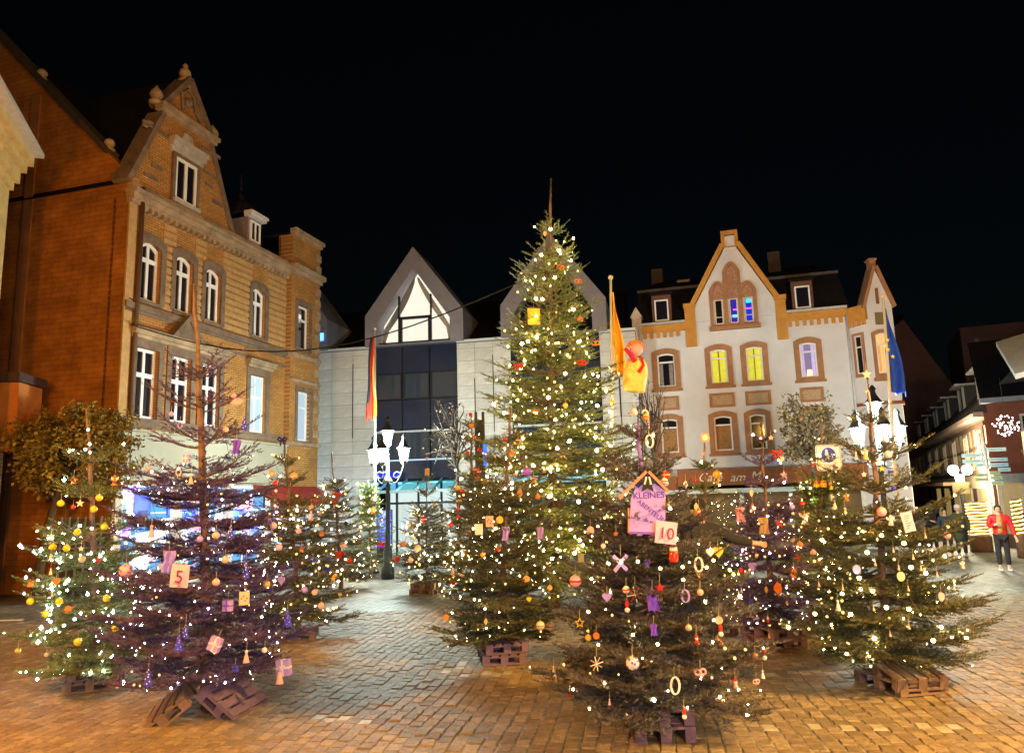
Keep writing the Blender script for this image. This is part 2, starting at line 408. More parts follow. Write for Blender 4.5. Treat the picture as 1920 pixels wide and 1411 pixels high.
    w_ = window(t, 5.85, 6.45, 12.1, 12.9, .08, M_white, M_dark_pane, .07, (.5,), ())
    steps(MB(), 5.7, 6.6, [(13.0, 13.1, .18), (13.1, 13.2, .26)], .1).build('dormer_cornice', mat('dormer_white', (.6, .55, .58), .6), t)
    mb = MB(); mb.lathe([(.62, 13.2), (.6, 13.35), (.45, 13.65), (.2, 13.85), (.12, 14.0), (.05, 14.15)], 8, (6.15, .75, 0)); mb.tube([(6.15, .75, 14.1), (6.15, .75, 14.9)], .025, 5).ball((6.15, .75, 14.35), .08).ball((6.15, .75, 14.7), .05)
    mb.box(6.02, 6.28, .735, .765, 14.55, 14.59)
    mb.build('dormer_cap', M_slate, t)
    # corner bay at the far end
    mb = MB(); bh = [(8.62, 9.5, 8.5, 10.3), (8.7, 9.62, 4.8, 6.78)]
    holed_wall(mb, 8.2, 10.3, 3.0, 13.1, bh, -.25, .22)
    mb.add([(8.2,-.25,3),(8.2,0.4,3),(8.2,.4,13.1),(8.2,-.25,13.1)], [(3,2,1,0)]).add([(10.3,-.25,3),(10.3,2.5,3),(10.3,2.5,13.1),(10.3,-.25,13.1)], [(0,1,2,3)]).box(8.2, 10.3, .3, .4, 3, 13.1)
    mb.build('bay_wall', brick, t)
    MB().box(8.2, 10.3, -.2, 2.5, 13.11, 13.2).build('bay_roof', M_slate, t)
    for nm, lv in (('bay_cornice', [(13.1, 13.22, .1), (13.22, 13.36, .2)]), ('bay_cornice', [(11.5, 11.66, .12), (11.66, 11.85, .26)]), ('bay_string', [(8.1, 8.26, .1)]), ('bay_string', [(7.1, 7.22, .1)]), ('bay_string', [(4.6, 4.72, .14)])):
        steps(MB(), 8.2, 10.3, lv, -.25).build(nm, stone, t)
    mb = MB()
    for k in range(16): mb.box(9.95, 10.33, -.29, -.25, 5.0 + k * .5, 5.3 + k * .5)
    mb.build('quoins', stone, t)
    cold2 = glow('cold_office_light_2', (.7, .88, 1), .6)
    for k, (a, b, c, d) in enumerate(bh):
        w = window(t, a, b, c, d, -.08, M_white, cold2 if k else M_dark_pane, .08, () if not k else (), (.68,), dark_stone, .15)
        MB().ring([(a-.14,c-.05),(b+.14,c-.05),(b+.14,d+.2),(a-.14,d+.2)], [(a,c),(b,c),(b,d),(a,d)], -.31, -.24).build('surround', dark_stone, w)
    # shop front
    shop_glow = glow('shop_back_wall', (.16, .50, 1), 1.1)
    MB().box(.2, 10.2, 2.2, 2.3, .25, 3.0).build('shop_back_wall', shop_glow, t)
    MB().box(.2, 10.2, .0, 2.3, .0, .12).build('shop_floor', mat('shop_floor', (.5, .5, .52), .4), t)
    MB().box(.2, 10.2, .0, 2.3, 3.0, 3.1).build('shop_ceiling', mat('shop_ceiling', (.7, .7, .7), .6), t)
    posts = [0.0, 2.4, 4.9, 7.3, 10.1]
    for p in posts: MB().box(p, p + .26, -.1, .12, 0, 3.115).build('shop_post', mat('shop_post', (.55, .5, .45), .6), t)
    for a, b in zip(posts[:-1], posts[1:]):
        MB().box(a + .26, b, .0, .012, .4, 3.0).build('shop_window_pane', M_glass, t)
        MB().box(a + .26, b, -.08, .06, .12, .4).build('shop_plinth', mat('shop_plinth', (.12, .12, .13), .5), t)
    for k, (u, z, c) in enumerate(((1.0, 1.4, (.9,.2,.35)), (1.7, 2.1, (.2,.8,.75)), (3.0, 2.45, (.05,.1,.8)), (3.9, 2.45, (.04,.08,.7)), (4.6, 1.2, (.8,.75,.9)), (5.6, 1.9, (.85,.3,.5)), (6.4, 1.1, (.5,.5,.9)), (7.9, 1.6, (.9,.85,.8)), (8.8, 1.0, (.3,.4,.8)), (9.5, 1.9, (.8,.4,.3)), (2.9, 1.2, (.8,.8,.9)), (8.4, 2.2, (.15,.2,.75)))):
        MB().box(u - .34, u + .34, 1.2 + (k % 3) * .25, 1.28 + (k % 3) * .25, z - .38, z + .38).box(u - .02, u + .02, 1.22 + (k % 3) * .25, 1.26 + (k % 3) * .25, .12, z - .38).build('display_board', mat('display_%d' % k, c, .5, .1, 4, emit=c, estr=.5), t)  # shop light put into the boards as a glow of their own
    rs = random.Random(21)
    pal = [((.9, .95, 1), 1.5), ((.35, .9, 1), 1.6), ((.08, .2, 1), 1.3), ((.5, .25, 1), 1.0), ((1, .45, .6), .9), ((.8, .95, 1), 1.9), ((1, .9, .75), 1.0), ((.03, .05, .25), .3)]
    for k in range(64):
        c, e = rs.choice(pal); u = rs.uniform(.5, 9.9); z = rs.uniform(.35, 2.85); w_ = rs.uniform(.08, .35); h_ = rs.uniform(.06, .3); y_ = rs.uniform(.6, 2.1)
        MB().box(u - w_, u + w_, y_, y_ + .1, z - h_, z + h_).build('display_item', mat('display_item_%s' % str(c), c, .5, .05, 4, emit=c, estr=e * 1.7), t)  # goods glow in place of the shop light falling on them
    for k in range(3): MB().box(.3, 10.1, 1.9, 2.0, .75 + k * .7, .8 + k * .7).build('shelf', mat('shelf_white', (.7, .72, .75), .4, emit=(.6, .9, 1), estr=.8), t)  # shop light given to the shelves as their own glow
    mb = MB(); mb.add([(6.1,-.2,3.05),(10.2,-.2,3.05),(10.2,-1.3,2.5),(6.1,-1.3,2.5),(6.1,-1.3,2.28),(10.2,-1.3,2.28)], [(0,3,2,1),(3,4,5,2)]).add([(6.1,-.2,3.02),(10.2,-.2,3.02),(10.2,-1.27,2.47),(6.1,-1.27,2.47),(6.1,-1.27,2.28),(10.2,-1.27,2.28)], [(0,1,2,3),(3,2,5,4)])
    mb.add([(6.1,-.2,3.05),(6.1,-.2,2.85),(6.1,-1.3,2.28),(6.1,-1.3,2.5)], [(0,1,2,3)])
    mb.build('awning', mat('dark_red_awning', (.28, .02, .015), .8, .15, 6), t)
    for k in range(4):
        lamp('shop_light', (1.5 + 2.5 * k, .9, 2.7), 160, (.6, .88, 1), .25, t)
    MB().tube([(.2, -.15, 8.35), (0, -.2, 8.35)], .02, 4).build('wire_hook', M_iron, t)
    return t
BRICK = brick_house()

# ================================================================== modern stone and glass house in the middle
def stone_house():
    loc, rz = frame_of((-8.8, 34.0), (4.7, 31.3))
    t = thing('stone_panel_house', 'modern pale stone house with pointed glass dormer and dark glass bay', 'building', loc, rz)
    backing = mat('panel_backing', (.10, .10, .10), .9)
    sp = [mat('stone_panel_%d' % k, c, .75, .14, 2.2, .25, 30) for k, c in enumerate(((.57, .56, .54), (.53, .52, .50), (.60, .59, .57), (.50, .49, .47)))]
    cop = mat('eave_coping', (.62, .68, .72), .4, .05, 3, metal=.2)
    dark = mat('dark_spandrel', (.018, .024, .05), .12, .2, 1, spec=.6)
    mull = mat('black_mullion', (.012, .013, .018), .4)
    wings = [(-2.6, 2.6), (6.5, 8.95), (12.85, 14.4)]
    bays = [(2.6, 6.5), (8.95, 12.85)]
    rnd = random.Random(3)
    unit = MB().box(0, 1, -.035, 0.0, 0, 1)
    ume = [];
    for m in sp:
        me = unit.mesh('stone_panel'); me.materials.append(m); ume.append(me)
    for a, b in wings:
        MB().box(a, b, 0, .4, 0, 9.25).build('wing_wall', backing, t)
        z = 0.0
        n = max(1, round((b - a) / .95)); cw = (b - a) / n
        while z < 9.2:
            h = min(.56, 9.22 - z)
            for k in range(n):
                o = obj('stone_panel', rnd.choice(ume), t, (a + k * cw + .008, 0, z + .008), None, (cw - .016, 1 + rnd.random() * .3, h - .016))
            z += .56
        MB().box(a, b, -.12, .5, 9.255, 9.36).build('eave_coping', cop, t)
        # narrow vertical slots in the stone
        for u, z0, z1 in ((a + cw * .98, 5.6, 7.6), (b - cw * .99, 5.2, 8.6)):
            MB().box(u - .02, u + .02, -.055, -.036, z0, z1).build('slot', mull, t)
    # ground storey band lights
    for bi, (a, b) in enumerate(bays):
        c = (a + b) / 2
        # glass storeys
        MB().box(a, b, .35, .45, 3.2, 9.4).build('bay_backing', mat('bay_black', (.01, .01, .014), .6), t)
        for z0, z1 in ((8.08, 9.35), (5.52, 6.82), (3.3, 4.15)):
            for k in range(3):
                w3 = (b - a) / 3
                MB().box(a + k * w3 + .03, a + (k + 1) * w3 - .03, .1 + .004 * k, .14 + .004 * k, z0, z1).build('spandrel_panel', dark, t)
        for z0, z1, rowlit in ((6.84, 8.06, 0), (4.17, 5.5, 1)):
            for k in range(3):
                w3 = (b - a) / 3; u0 = a + k * w3 + .03; u1 = a + (k + 1) * w3 - .03
                wmb = MB().ring([(u0,z0),(u1,z0),(u1,z1),(u0,z1)], [(u0+.06,z0+.06),(u1-.06,z0+.06),(u1-.06,z1-.06),(u0+.06,z1-.06)], .06, .16)
                w = wmb.build('window', mull, t)
                MB().box(u0 + .06, u1 - .06, .12, .13, z0 + .06, z1 - .06).build('pane', mat('bay_glass', (.03, .04, .06), .04, 0, spec=.8), w)
        MB().box(a + .05, b - .05, .02, .1, 5.36, 5.44).build('pale_rail', mat('pale_rail', (.45, .5, .52), .4), t)
        MB().box(a + .05, b - .05, .0, .1, 4.1, 4.16).build('light_rail', glow('light_rail', (.55, .85, 1), .8), t)
        # pointed dormer: zinc house-shaped frame
        o = [(c - 2.32, 9.3), (c + 2.32, 9.3), (c + 2.32, 10.75), (c, 13.85), (c - 2.32, 10.75)]
        i = [(c - 1.7, 9.36), (c + 1.7, 9.36), (c + 1.7, 10.4), (c, 12.85), (c - 1.7, 10.4)]
        MB().ring(o, i, -.25, 2.6).build('dormer_frame', M_zinc, t)
        lit = bi == 0
        g = MB().prism(i, -.06, -.05).build('dormer_glass', M_glass, t)
        room = glow('attic_room', (1, .93, .76), 1.0) if lit else M_slate
        MB().prism([(c - 1.7, 9.37), (c + 1.7, 9.37), (c + 1.7, 10.4), (c, 12.84), (c - 1.7, 10.4)], .55, .6).build('attic_back_wall', room, t)
        mb = MB()
        mb.box(c - .78, c - .7, -.1, .02, 9.37, 11.6).box(c + .74, c + .8, -.1, .02, 9.37, 11.6).box(c - .78, c + .8, -.1, .02, 10.5, 10.62).box(c - .7, c - .6, -.1, .03, 9.37, 10.5).box(c + .64, c + .74, -.1, .03, 9.37, 10.5).box(c - 1.7, c + 1.7, -.12, .04, 9.37, 9.46)
        mb.build('dormer_mullions', mull, t)
        if lit:
            # drawn-back curtains either side
            for s in (-1, 1):
                mb = MB(); n = 14; m_ = 10; vs = []; fs = []
                for q in range(n + 1):
                    f = q / n; z = 12.5 - f * 3.1
                    edge = max(0, (12.7 - z)) * .62; edge = min(edge, 1.62)
                    inner = edge * (1 - .62 * f ** .8) if f < .75 else edge * (.48 + (f - .75) * 1.6)
                    inner = max(0.05, edge - (.10 + .75 * math.sin(math.pi * min(1, f * 1.05)) ** .8 * (.42 if s < 0 else .25)))
                    for p in range(m_ + 1):
                        x = edge + (inner - edge) * p / m_
                        vs.append((c + s * x, .2 + .05 * math.sin(p * 2.4 + f * 2), z))
                for q in range(n):
                    for p in range(m_):
                        k0 = q * (m_ + 1) + p; fs.append((k0, k0 + 1, k0 + m_ + 2, k0 + m_ + 1))
                mb.add(vs, fs); mb.build('curtain', mat('attic_curtain_%d' % (s > 0), (.24, .24, .26) if s < 0 else (.5, .45, .38), .9, .2, 14), t, True)
            lamp('attic_light', (c, .3, 11.2), 14, (1, .92, .75), .2, t)
    # left dormer seen past the brick house
    c = -1.95
    MB().ring([(c - 2.32, 9.3), (c + 2.32, 9.3), (c + 2.32, 10.75), (c, 13.85), (c - 2.32, 10.75)], [(c - 1.7, 9.37), (c + 1.7, 9.37), (c + 1.7, 10.4), (c, 12.85), (c - 1.7, 10.4)], -.25, 2.6).build('dormer_frame', M_zinc, t)
    MB().box(.05, .2, -.3, -.26, 9.75, 10.1).build('blue_lamp', glow('blue_led', (.05, .2, 1), 6), t)
    MB().add([(-2.6,.3,9.3),(13.9,.3,9.3),(13.9,5.5,12.6),(-2.6,5.5,12.6)], [(0,1,2,3)]).box(-2.6, 13.9, 5.4, 5.5, 0, 12.6).build('roof', M_slate, t)
    # entrance: glass canopy, posts, lit lobby
    teal = clear_glass('teal_canopy_glass', (.25, .72, .85), .22, .05)
    cmb = MB(); cmb.add([(2.5,-.05,3.3),(6.6,-.05,3.3),(6.6,-1.6,2.75),(2.5,-1.6,2.75)], [(0,1,2,3)])
    cn = cmb.build('canopy_glass', teal, t)
    for k in range(6):
        u = 2.55 + k * .8
        MB().bar((u, -.04, 3.26), (u, -1.62, 2.72), .05, .1).build('canopy_rib', mat('canopy_steel', (.35, .5, .55), .35, metal=.4), t)
    MB().box(2.45, 6.65, -1.68, -1.6, 2.68, 2.8).build('canopy_edge', mat('canopy_steel', (.35, .5, .55), .35), t)
    MB().box(2.6, 6.5, 2.0, 2.1, 0.02, 3.15).build('lobby_back_wall', glow('lobby_light', (.78, .95, .9), .75), t)
    MB().box(2.6, 6.5, .15, 2.0, 0.0, .02).build('lobby_floor', mat('lobby_floor', (.4, .4, .38), .3), t)
    MB().box(2.6, 6.5, .15, 2.0, 3.15, 3.2).build('lobby_ceiling', mat('lobby_ceiling', (.7, .7, .7), .6), t)
    mb = MB()
    for u in (2.62, 3.55, 4.55, 5.6, 6.4): mb.box(u, u + .09, .14, .22, 0, 3.15)
    mb.box(2.62, 6.45, .14, .22, 2.2, 2.3); mb.build('door_frame', mull, t)
    for a, b, col in ((3.65, 4.55, (.75, .72, .62)), (4.65, 5.6, (.55, .5, .4)), (5.7, 6.4, (.6, .68, .62))):
        MB().box(a, b, .17, .18, .05, 2.18).build('door_pane', M_glass, t)
        MB().box(a + .1, b - .15, 1.4, 1.45, .05, 2.0).build('lobby_panel', mat('lobby_panel_%d' % int(a * 10), col, .6, .1), t)
    MB().box(2.75, 3.5, -.2, -.12, .35, 2.0).build('poster_case', mat('poster_case', (.06, .06, .12), .4), t)
    pm = bpy.data.materials.new('blue_poster_light'); pm.use_nodes = True; n = pm.node_tree.nodes; l = pm.node_tree.links
    vo = n.new('ShaderNodeTexNoise'); vo.inputs['Scale'].default_value = 5; vo.inputs['Detail'].default_value = 2; vo.inputs['Distortion'].default_value = 1.5
    tc = n.new('ShaderNodeTexCoord'); l.new(tc.outputs['Object'], vo.inputs['Vector'])
    rp = n.new('ShaderNodeValToRGB'); e = rp.color_ramp.elements; e[0].position = .38; e[0].color = (.01, .01, .6, 1); e[1].position = .62; e[1].color = (.15, .5, 1, 1)
    e2 = rp.color_ramp.elements.new(.5); e2.color = (.06, .05, 1, 1); e3 = rp.color_ramp.elements.new(.7); e3.color = (.9, .5, .9, 1)
    l.new(vo.outputs['Fac'], rp.inputs['Fac']); b = n['Principled BSDF']; l.new(rp.outputs['Color'], b.inputs['Emission Color']); b.inputs['Emission Strength'].default_value = 1.3; b.inputs['Base Color'].default_value = (.02, .02, .1, 1)
    MB().box(2.8, 3.45, -.225, -.205, .42, 1.95).build('poster', pm, t)
    MB().box(2.75, 3.9, -.3, -.24, 3.38, 3.6).build('house_sign', glow('blue_sign', (.02, .03, .9), 1.2), t)
    for u in (3.4, 5.2): lamp('lobby_lamp', (u, .9, 2.8), 70, (.75, .95, .92), .2, t)
    # neighbouring shopfront to the right of the entrance
    MB().box(9.0, 12.8, .2, .25, .3, 2.9).build('shop_window_pane', mat('dim_shop', (.03, .04, .05), .1), t)
    MB().box(8.9, 12.9, -.25, .1, 2.95, 3.25).build('shop_fascia', glow('cyan_shop_sign', (.35, .85, .95), .8), t)
    return t
STONE = stone_house()
# ================================================================== café house
def lit_cloth(name, col, em, lo, hi, sc):
    """curtain lit from the room behind: its glow painted lighter and darker in folds"""
    m = mat(name, col, .9, .2, 6); n = m.node_tree.nodes; l = m.node_tree.links; b = n['Principled BSDF']
    tc = n.new('ShaderNodeTexCoord'); wv = n.new('ShaderNodeTexWave'); wv.inputs['Scale'].default_value = sc; wv.inputs['Distortion'].default_value = 1.2; wv.inputs['Detail'].default_value = 2; wv.inputs['Detail Scale'].default_value = .6
    l.new(tc.outputs['Object'], wv.inputs['Vector']); mr = n.new('ShaderNodeMapRange'); mr.inputs[3].default_value = lo; mr.inputs[4].default_value = hi  # wave paints light and dark folds into the glow
    l.new(wv.outputs['Fac'], mr.inputs[0]); l.new(mr.outputs[0], b.inputs['Emission Strength']); b.inputs['Emission Color'].default_value = (*em, 1)
    return m
def cafe_house():
    loc, rz = frame_of((5.4, 32.3), (13.7, 29.9))
    t = thing('cafe_house', 'white plastered café house with ochre trim, pointed gable and dark mansard roof', 'building', loc, rz)
    white = mat('white_plaster', (.66, .65, .70), .9, .10, .8, .35, 40)
    ochre = mat('ochre_plaster', (.55, .255, .05), .85, .15, 3, .3, 50)
    brown = mat('brown_stone', (.37, .18, .09), .85, .18, 4, .3, 50)
    copper = mat('cafe_gutter', (.45, .5, .55), .4, .1, metal=.3)
    up = [(.98, 1.72), (3.22, 3.9), (4.68, 5.34), (6.8, 7.45)]
    lo = [(.98, 1.68), (3.18, 3.9), (4.62, 5.24), (6.8, 7.45)]
    holes = [(a, b, 6.9, 8.35) for a, b in up] + [(a, b, 4.05, 5.5) for a, b in lo]
    mb = MB(); holed_wall(mb, .15, 8.75, 3.35, 9.6, holes, 0, .2); mb.box(.15, 8.75, .5, .6, 3.0, 9.6)
    mb.add([(.15,0,0),(.15,8,0),(.15,8,9.6),(.15,0,9.6)], [(0,1,2,3)])
    mb.build('wall', white, t)
    # pointed gable above the two middle axes
    g = [(2.72, 9.602), (6.0, 9.602), (6.0, 10.3), (4.62, 12.75), (4.62, 13.3), (4.12, 13.3), (4.12, 12.75), (2.72, 10.3)]
    MB().prism(g, -.06, .5).build('gable', white, t)
    mb = MB()
    for p, q in (((2.62, 10.38), (4.05, 12.92)), ((6.1, 10.38), (4.69, 12.92))): mb.bar((p[0], .16, p[1]), (q[0], .16, q[1]), .75, .2)
    mb.build('gable_coping', ochre, t)
    mb = MB(); mb.ring([(4.02,12.78),(4.72,12.78),(4.72,13.52),(4.02,13.52)], [(4.16,12.8),(4.58,12.8),(4.58,13.35),(4.16,13.35)], -.14, .5); mb.build('gable_chimney_trim', ochre, t)
    for a, b in ((2.28, 2.72), (6.0, 6.42)):
        MB().box(a, b, -.12, .5, 8.55, 10.25).box(a - .04, b + .04, -.16, .5, 10.252, 10.45).build('gable_shoulder', ochre, t)
    # three gothic blind arches and their slit windows
    trac = mat('tracery_stone', (.40, .22, .15), .9, .35, 14, .8, 16)
    for k, (c, top) in enumerate(((3.72, 11.3), (4.33, 12.1), (4.94, 11.2))):
        w = MB().ring(gothic_outline(c - .36, c + .36, 9.32, top, .42), gothic_outline(c - .22, c + .22, 9.4, top - .14, .34), -.16 - .004 * k, -.05).build('blind_arch', brown, t)
        MB().prism(gothic_outline(c - .22, c + .22, 10.5, top - .14, .34), -.09, -.055).build('tracery', trac, w)
        q = MB()
        for zz in np.arange(10.7, top - .45, .24): q.ring([(c-.12,zz),(c+.0,zz-.1),(c+.12,zz),(c,zz+.1)], [(c-.07,zz),(c,zz-.06),(c+.07,zz),(c,zz+.06)], -.12, -.085)
        q.build('tracery_ribs', brown, w)
        disco = [M_dark_pane, glow('violet_party_light', (.06, .03, .5), .6), glow('blue_party_light', (.03, .04, .7), .7)][k]
        window(t, c - .16, c + .16, 9.42, 10.48, -.07, mat('cream_frame', (.75, .65, .5), .5), disco, .035, (), (.28,), None, bw=.025)
    for (u, z, w_, h_, col) in ((4.36, 9.72, .2, .12, (.05, .8, .95)), (4.96, 10.33, .22, .16, (.05, .75, 1)), (4.4, 10.0, .2, .07, (.6, .12, 1)), (4.94, 10.0, .24, .07, (.55, .1, 1))):
        MB().box(u - w_ / 2, u + w_ / 2, -.084, -.081, z - h_ / 2, z + h_ / 2).build('party_light', glow('party_%d' % int(z * 100 + u * 10), col, 1.6), t)
    MB().box(3.3, 5.36, -.26, -.05, 9.14, 9.3).build('arch_sill', brown, t)
    # windows with brown surrounds
    yel = lit_cloth('yellow_curtain_cloth', (.5, .5, .1), (.75, .66, .06), .2, 1.0, 9)
    lil = lit_cloth('lilac_curtain_cloth', (.5, .45, .6), (.62, .5, .72), .2, .8, 9)
    gry = mat('grey_curtain_cloth', (.25, .22, .22), .9, .3, 8)
    blind = mat('brown_blind', (.34, .17, .06), .8, .25, 12, .3, 80)
    def curtain(w, a, b, c, d, m, sides):
        for s0, s1 in sides:
            mb = MB(); n = 24; vs = []; fs = []
            for i in range(n + 1):
                u = a + (b - a) * (s0 + (s1 - s0) * i / n)
                yy = .27 + .03 * math.sin(i * 1.9)
                vs += [(u, yy, c), (u, yy, d)]
            for i in range(n): fs.append((2*i, 2*i+2, 2*i+3, 2*i+1))
            mb.add(vs, fs).build('curtain', m, w)
    for k, (a, b, c, d, kind) in enumerate([(a, b, 6.9, 8.35, x) for (a, b), x in zip(up, 'gyyl')] + [(a, b, 4.05, 5.5, x) for (a, b), x in zip(lo, 'bbdd')]):
        pane = M_glass if kind in 'yl' else M_dark_pane
        w = window(t, a, b, c, d, .13, M_white, pane, .06, () , (.74,), brown, .1, rise=.06)
        MB().ring(arch_outline(a - .22, b + .22, c - .12, d + .22, .16), arch_outline(a, b, c, d, .06), -.07, .01).build('surround', brown, w)
        MB().box(a - .28, b + .28, -.14, 0.0, c - .22, c - .125).build('window_ledge', brown, w)
        if kind == 'y':
            curtain(w, a, b, c, d, yel, ((0, .46), (.54, 1)))
            MB().box(a, b, .34, .36, c, d).build('lit_room', glow('yellow_room', (.5, .45, .05), .45), w)
        if kind == 'l':
            curtain(w, a, b, c, d, lil, ((0, .3), (.7, 1)))
            MB().box(a, b, .38, .4, c, d).build('lit_room', glow('lilac_room', (.5, .38, .6), .55), w)
            MB().prism([(a + .22, c + .1), (a + .5, c + .1), (a + .45, c + .36), (a + .27, c + .36)], .3, .32).build('table_lamp_glow', glow('table_lamp', (1, .72, .38), 1.7), w)
        if kind == 'b': MB().box(a + .06, b - .06, .105, .118, c + .06, c + (d - c) * .7).build('blind', blind, w)
        if kind == 'g':
            MB().box(a + .07, a + .22, .108, .119, c + .08, c + 1.0).box(b - .26, b - .1, .108, .119, c + .08, c + 1.0).build('curtain', gry, w)
    for a, b in ((1.0, 1.72), (3.14, 4.02), (4.6, 5.46), (6.75, 7.5)):
        f = MB().ring([(a - .08,5.87),(b + .08,5.87),(b + .08,6.47),(a - .08,6.47)], [(a + .04,5.97),(b - .04,5.97),(b - .04,6.37),(a + .04,6.37)], -.06, 0).build('apron_panel', brown, t)
        MB().box(a + .04, b - .04, -.025, 0, 5.97, 6.37).box(a + .16, b - .16, -.04, -.02, 6.1, 6.24).build('panel_field', mat('panel_field', (.46, .32, .2), .85, .2, 12, .4), f)
    # toothed eaves frieze and gutter
    for a, b in ((.15, 2.28), (6.42, 8.75)):
        mb = MB(); mb.box(a, b, -.1, .0, 9.3, 9.62)
        n = int((b - a) / .28)
        for k in range(n): mb.box(a + .04 + k * .28, a + .18 + k * .28, -.1, .0, 9.06, 9.3)
        mb.build('eaves_frieze', ochre, t)
        MB().box(a, b, -.22, -.02, 9.63, 9.73).build('gutter', copper, t)
    MB().tube([(.3, -.12, 9.6), (.3, -.12, 3.3)], .05, 8).build('rain_pipe', mat('pale_pipe', (.55, .55, .6), .4), t, True)
    MB().box(.0, .4, -.15, .4, 8.9, 10.05).prism([(-.06, 10.052), (.46, 10.052), (.2, 10.5)], -.2, .45).build('corner_pinnacle', mat('pinnacle_stone', (.5, .38, .3), .85, .2, 6), t)
    # mansard roof and dormers
    mb = MB(); mb.add([(.1,.05,9.65),(8.9,.05,9.65),(8.7,1.3,11.5),(.2,1.3,11.5)], [(0,1,2,3)]).add([(.2,1.3,11.5),(8.7,1.3,11.5),(8.2,4.5,12.9),(.9,4.5,12.9)], [(0,1,2,3)])
    mb.add([(.1,.05,9.65),(.2,1.3,11.5),(.9,4.5,12.9),(.1,8,9.65)], [(0,1,2,3)])
    mb.build('mansard_roof', M_slate, t)
    MB().box(.15, 8.75, 1.2, 1.35, 11.5, 11.62).build('ridge_trim', mat('ridge_trim', (.07, .06, .07), .7, .4, 20), t)
    for a, b in ((1.0, 1.6), (6.82, 7.42)):
        d = MB().box(a - .12, b + .12, .1, 1.2, 9.7, 11.0).build('dormer', mat('dormer_brown', (.13, .05, .03), .8), t)
        w = window(t, a, b, 9.82, 10.78, .08, M_white, M_dark_pane, .06, (), ())
        MB().box(a - .2, b + .2, -.02, 1.2, 11.002, 11.1).build('dormer_roof', M_slate, t)
    # gable cross roof
    MB().add([(2.6,.5,10.3),(4.37,.5,13.0),(4.37,4.4,13.0),(2.6,2.4,10.3)], [(0,1,2,3)]).add([(6.1,.5,10.3),(6.1,2.4,10.3),(4.37,4.4,13.0),(4.37,.5,13.0)], [(0,1,2,3)]).build('gable_roof', M_slate, t)
    for u, v, z in ((.6, 4.0, 13.4), (6.1, 3.6, 13.5)):
        MB().box(u, u + .55, v, v + .5, 11.5, z).build('chimney', mat('chimney_brick', (.06, .045, .045), .9, .3, 8), t)
    MB().box(1.9, 2.5, 2.6, 2.7, 12.2, 12.32).build('snow_guard', M_zinc, t)
    # canted corner oriel with its own small gable
    P = [(8.75, 0.0), (9.35, -.55), (10.35, -.35), (10.5, .3)]
    mb = MB(); zz = (0.0, 9.15)
    for (a, b) in zip(P[:-1], P[1:]): mb.add([(a[0],a[1],zz[0]),(b[0],b[1],zz[0]),(b[0],b[1],zz[1]),(a[0],a[1],zz[1])], [(0,1,2,3)])
    mb.add([(10.5,.3,0),(10.2,8,0),(10.2,8,9.3),(10.5,.3,9.3)], [(0,1,2,3)])
    mb.add([(8.75,0,9.15),(9.35,-.55,9.15),(10.35,-.35,9.15),(10.5,.3,9.15)], [(0,1,2,3)])
    mb.build('oriel_wall', white, t)
    mb = MB()
    for (a, b) in zip(P[:-1], P[1:]): mb.bar((a[0], a[1] - .02, 5.62), (b[0], b[1] - .02, 5.62), .14, .12)
    mb.build('oriel_band', mat('red_brown_trim', (.24, .07, .05), .8), t)
    mb = MB(); mb.bar((8.75, -.03, 9.3), (9.37, -.6, 9.3), .16, .6); n = 4
    for k in range(n):
        f = (k + .4) / n; mb.bar((8.75 + .6*f, -.55*f - .03, 8.8), (8.75 + .6*f, -.55*f - .03, 9.02), .13, .13, up=(0, 1, 0))
    mb.build('oriel_frieze', ochre, t)
    # facet frame: second facet carries window and gable
    fx = math.atan2(.2, 1.0)
    f = bpy.data.objects.new('oriel_gable', None); COL.objects.link(f); f.parent = t; f.location = (9.35, -.55, 0); f.rotation_euler = (0, 0, fx)
    MB().prism([(-.02, 9.0), (1.02, 9.0), (1.02, 9.5), (.5, 11.05), (-.02, 9.5)], -.02, .5).build('gable_wall', white, f)
    mb = MB(); mb.bar((-.1, .2, 9.45), (.46, .2, 11.15), .75, .12).bar((1.1, .2, 9.45), (.54, .2, 11.15), .75, .12).box(.38, .62, .05, .4, 11.02, 11.45).box(.34, .66, .0, .45, 11.45, 11.52)
    mb.build('gable_coping', brown, f)
    MB().box(.44, .56, -.05, -.01, 9.6, 10.25).build('slit_window', mat('rust_shutter', (.25, .09, .04), .8), f)
    MB().box(.34, .68, -.05, -.01, 8.75, 9.25).box(.4, .46, -.07, -.045, 8.8, 9.2).box(.52, .62, -.08, -.045, 8.85, 9.18).build('crest', mat('crest_stone', (.22, .17, .08), .9, .4, 20, .8, 20), f)
    warm = glow('warm_room', (1, .5, .16), .95)
    MB().ring(arch_outline(.12, .92, 6.62, 8.55, .12), arch_outline(.24, .8, 6.78, 8.4, .08), -.09, -.005).build('surround', brown, f)
    mbw = MB().ring(arch_outline(.24, .8, 6.78, 8.4, .08), arch_outline(.29, .75, 6.83, 8.35, .08), -.06, -.004).box(.25, .79, -.055, -.006, 7.9, 7.97).box(.5, .53, -.05, -.006, 6.8, 7.9); mbw.build('window_frame', M_white, f)
    MB().box(.29, .75, -.016, -.005, 6.83, 8.34).build('pane', warm, f)
    MB().box(.31, .4, -.024, -.018, 6.85, 7.88).box(.62, .73, -.024, -.018, 6.85, 7.88).build('curtain', mat('warm_curtain', (.5, .25, .1), .9, .3, 20, emit=(.8, .3, .08), estr=.5), f)
    MB().box(.06, .98, -.16, -.005, 6.48, 6.615).build('window_ledge', brown, f)
    # narrow window of the first facet
    f2 = bpy.data.objects.new('oriel_side', None); COL.objects.link(f2); f2.parent = t; f2.location = (8.75, 0, 0); f2.rotation_euler = (0, 0, math.atan2(-.55, .6))
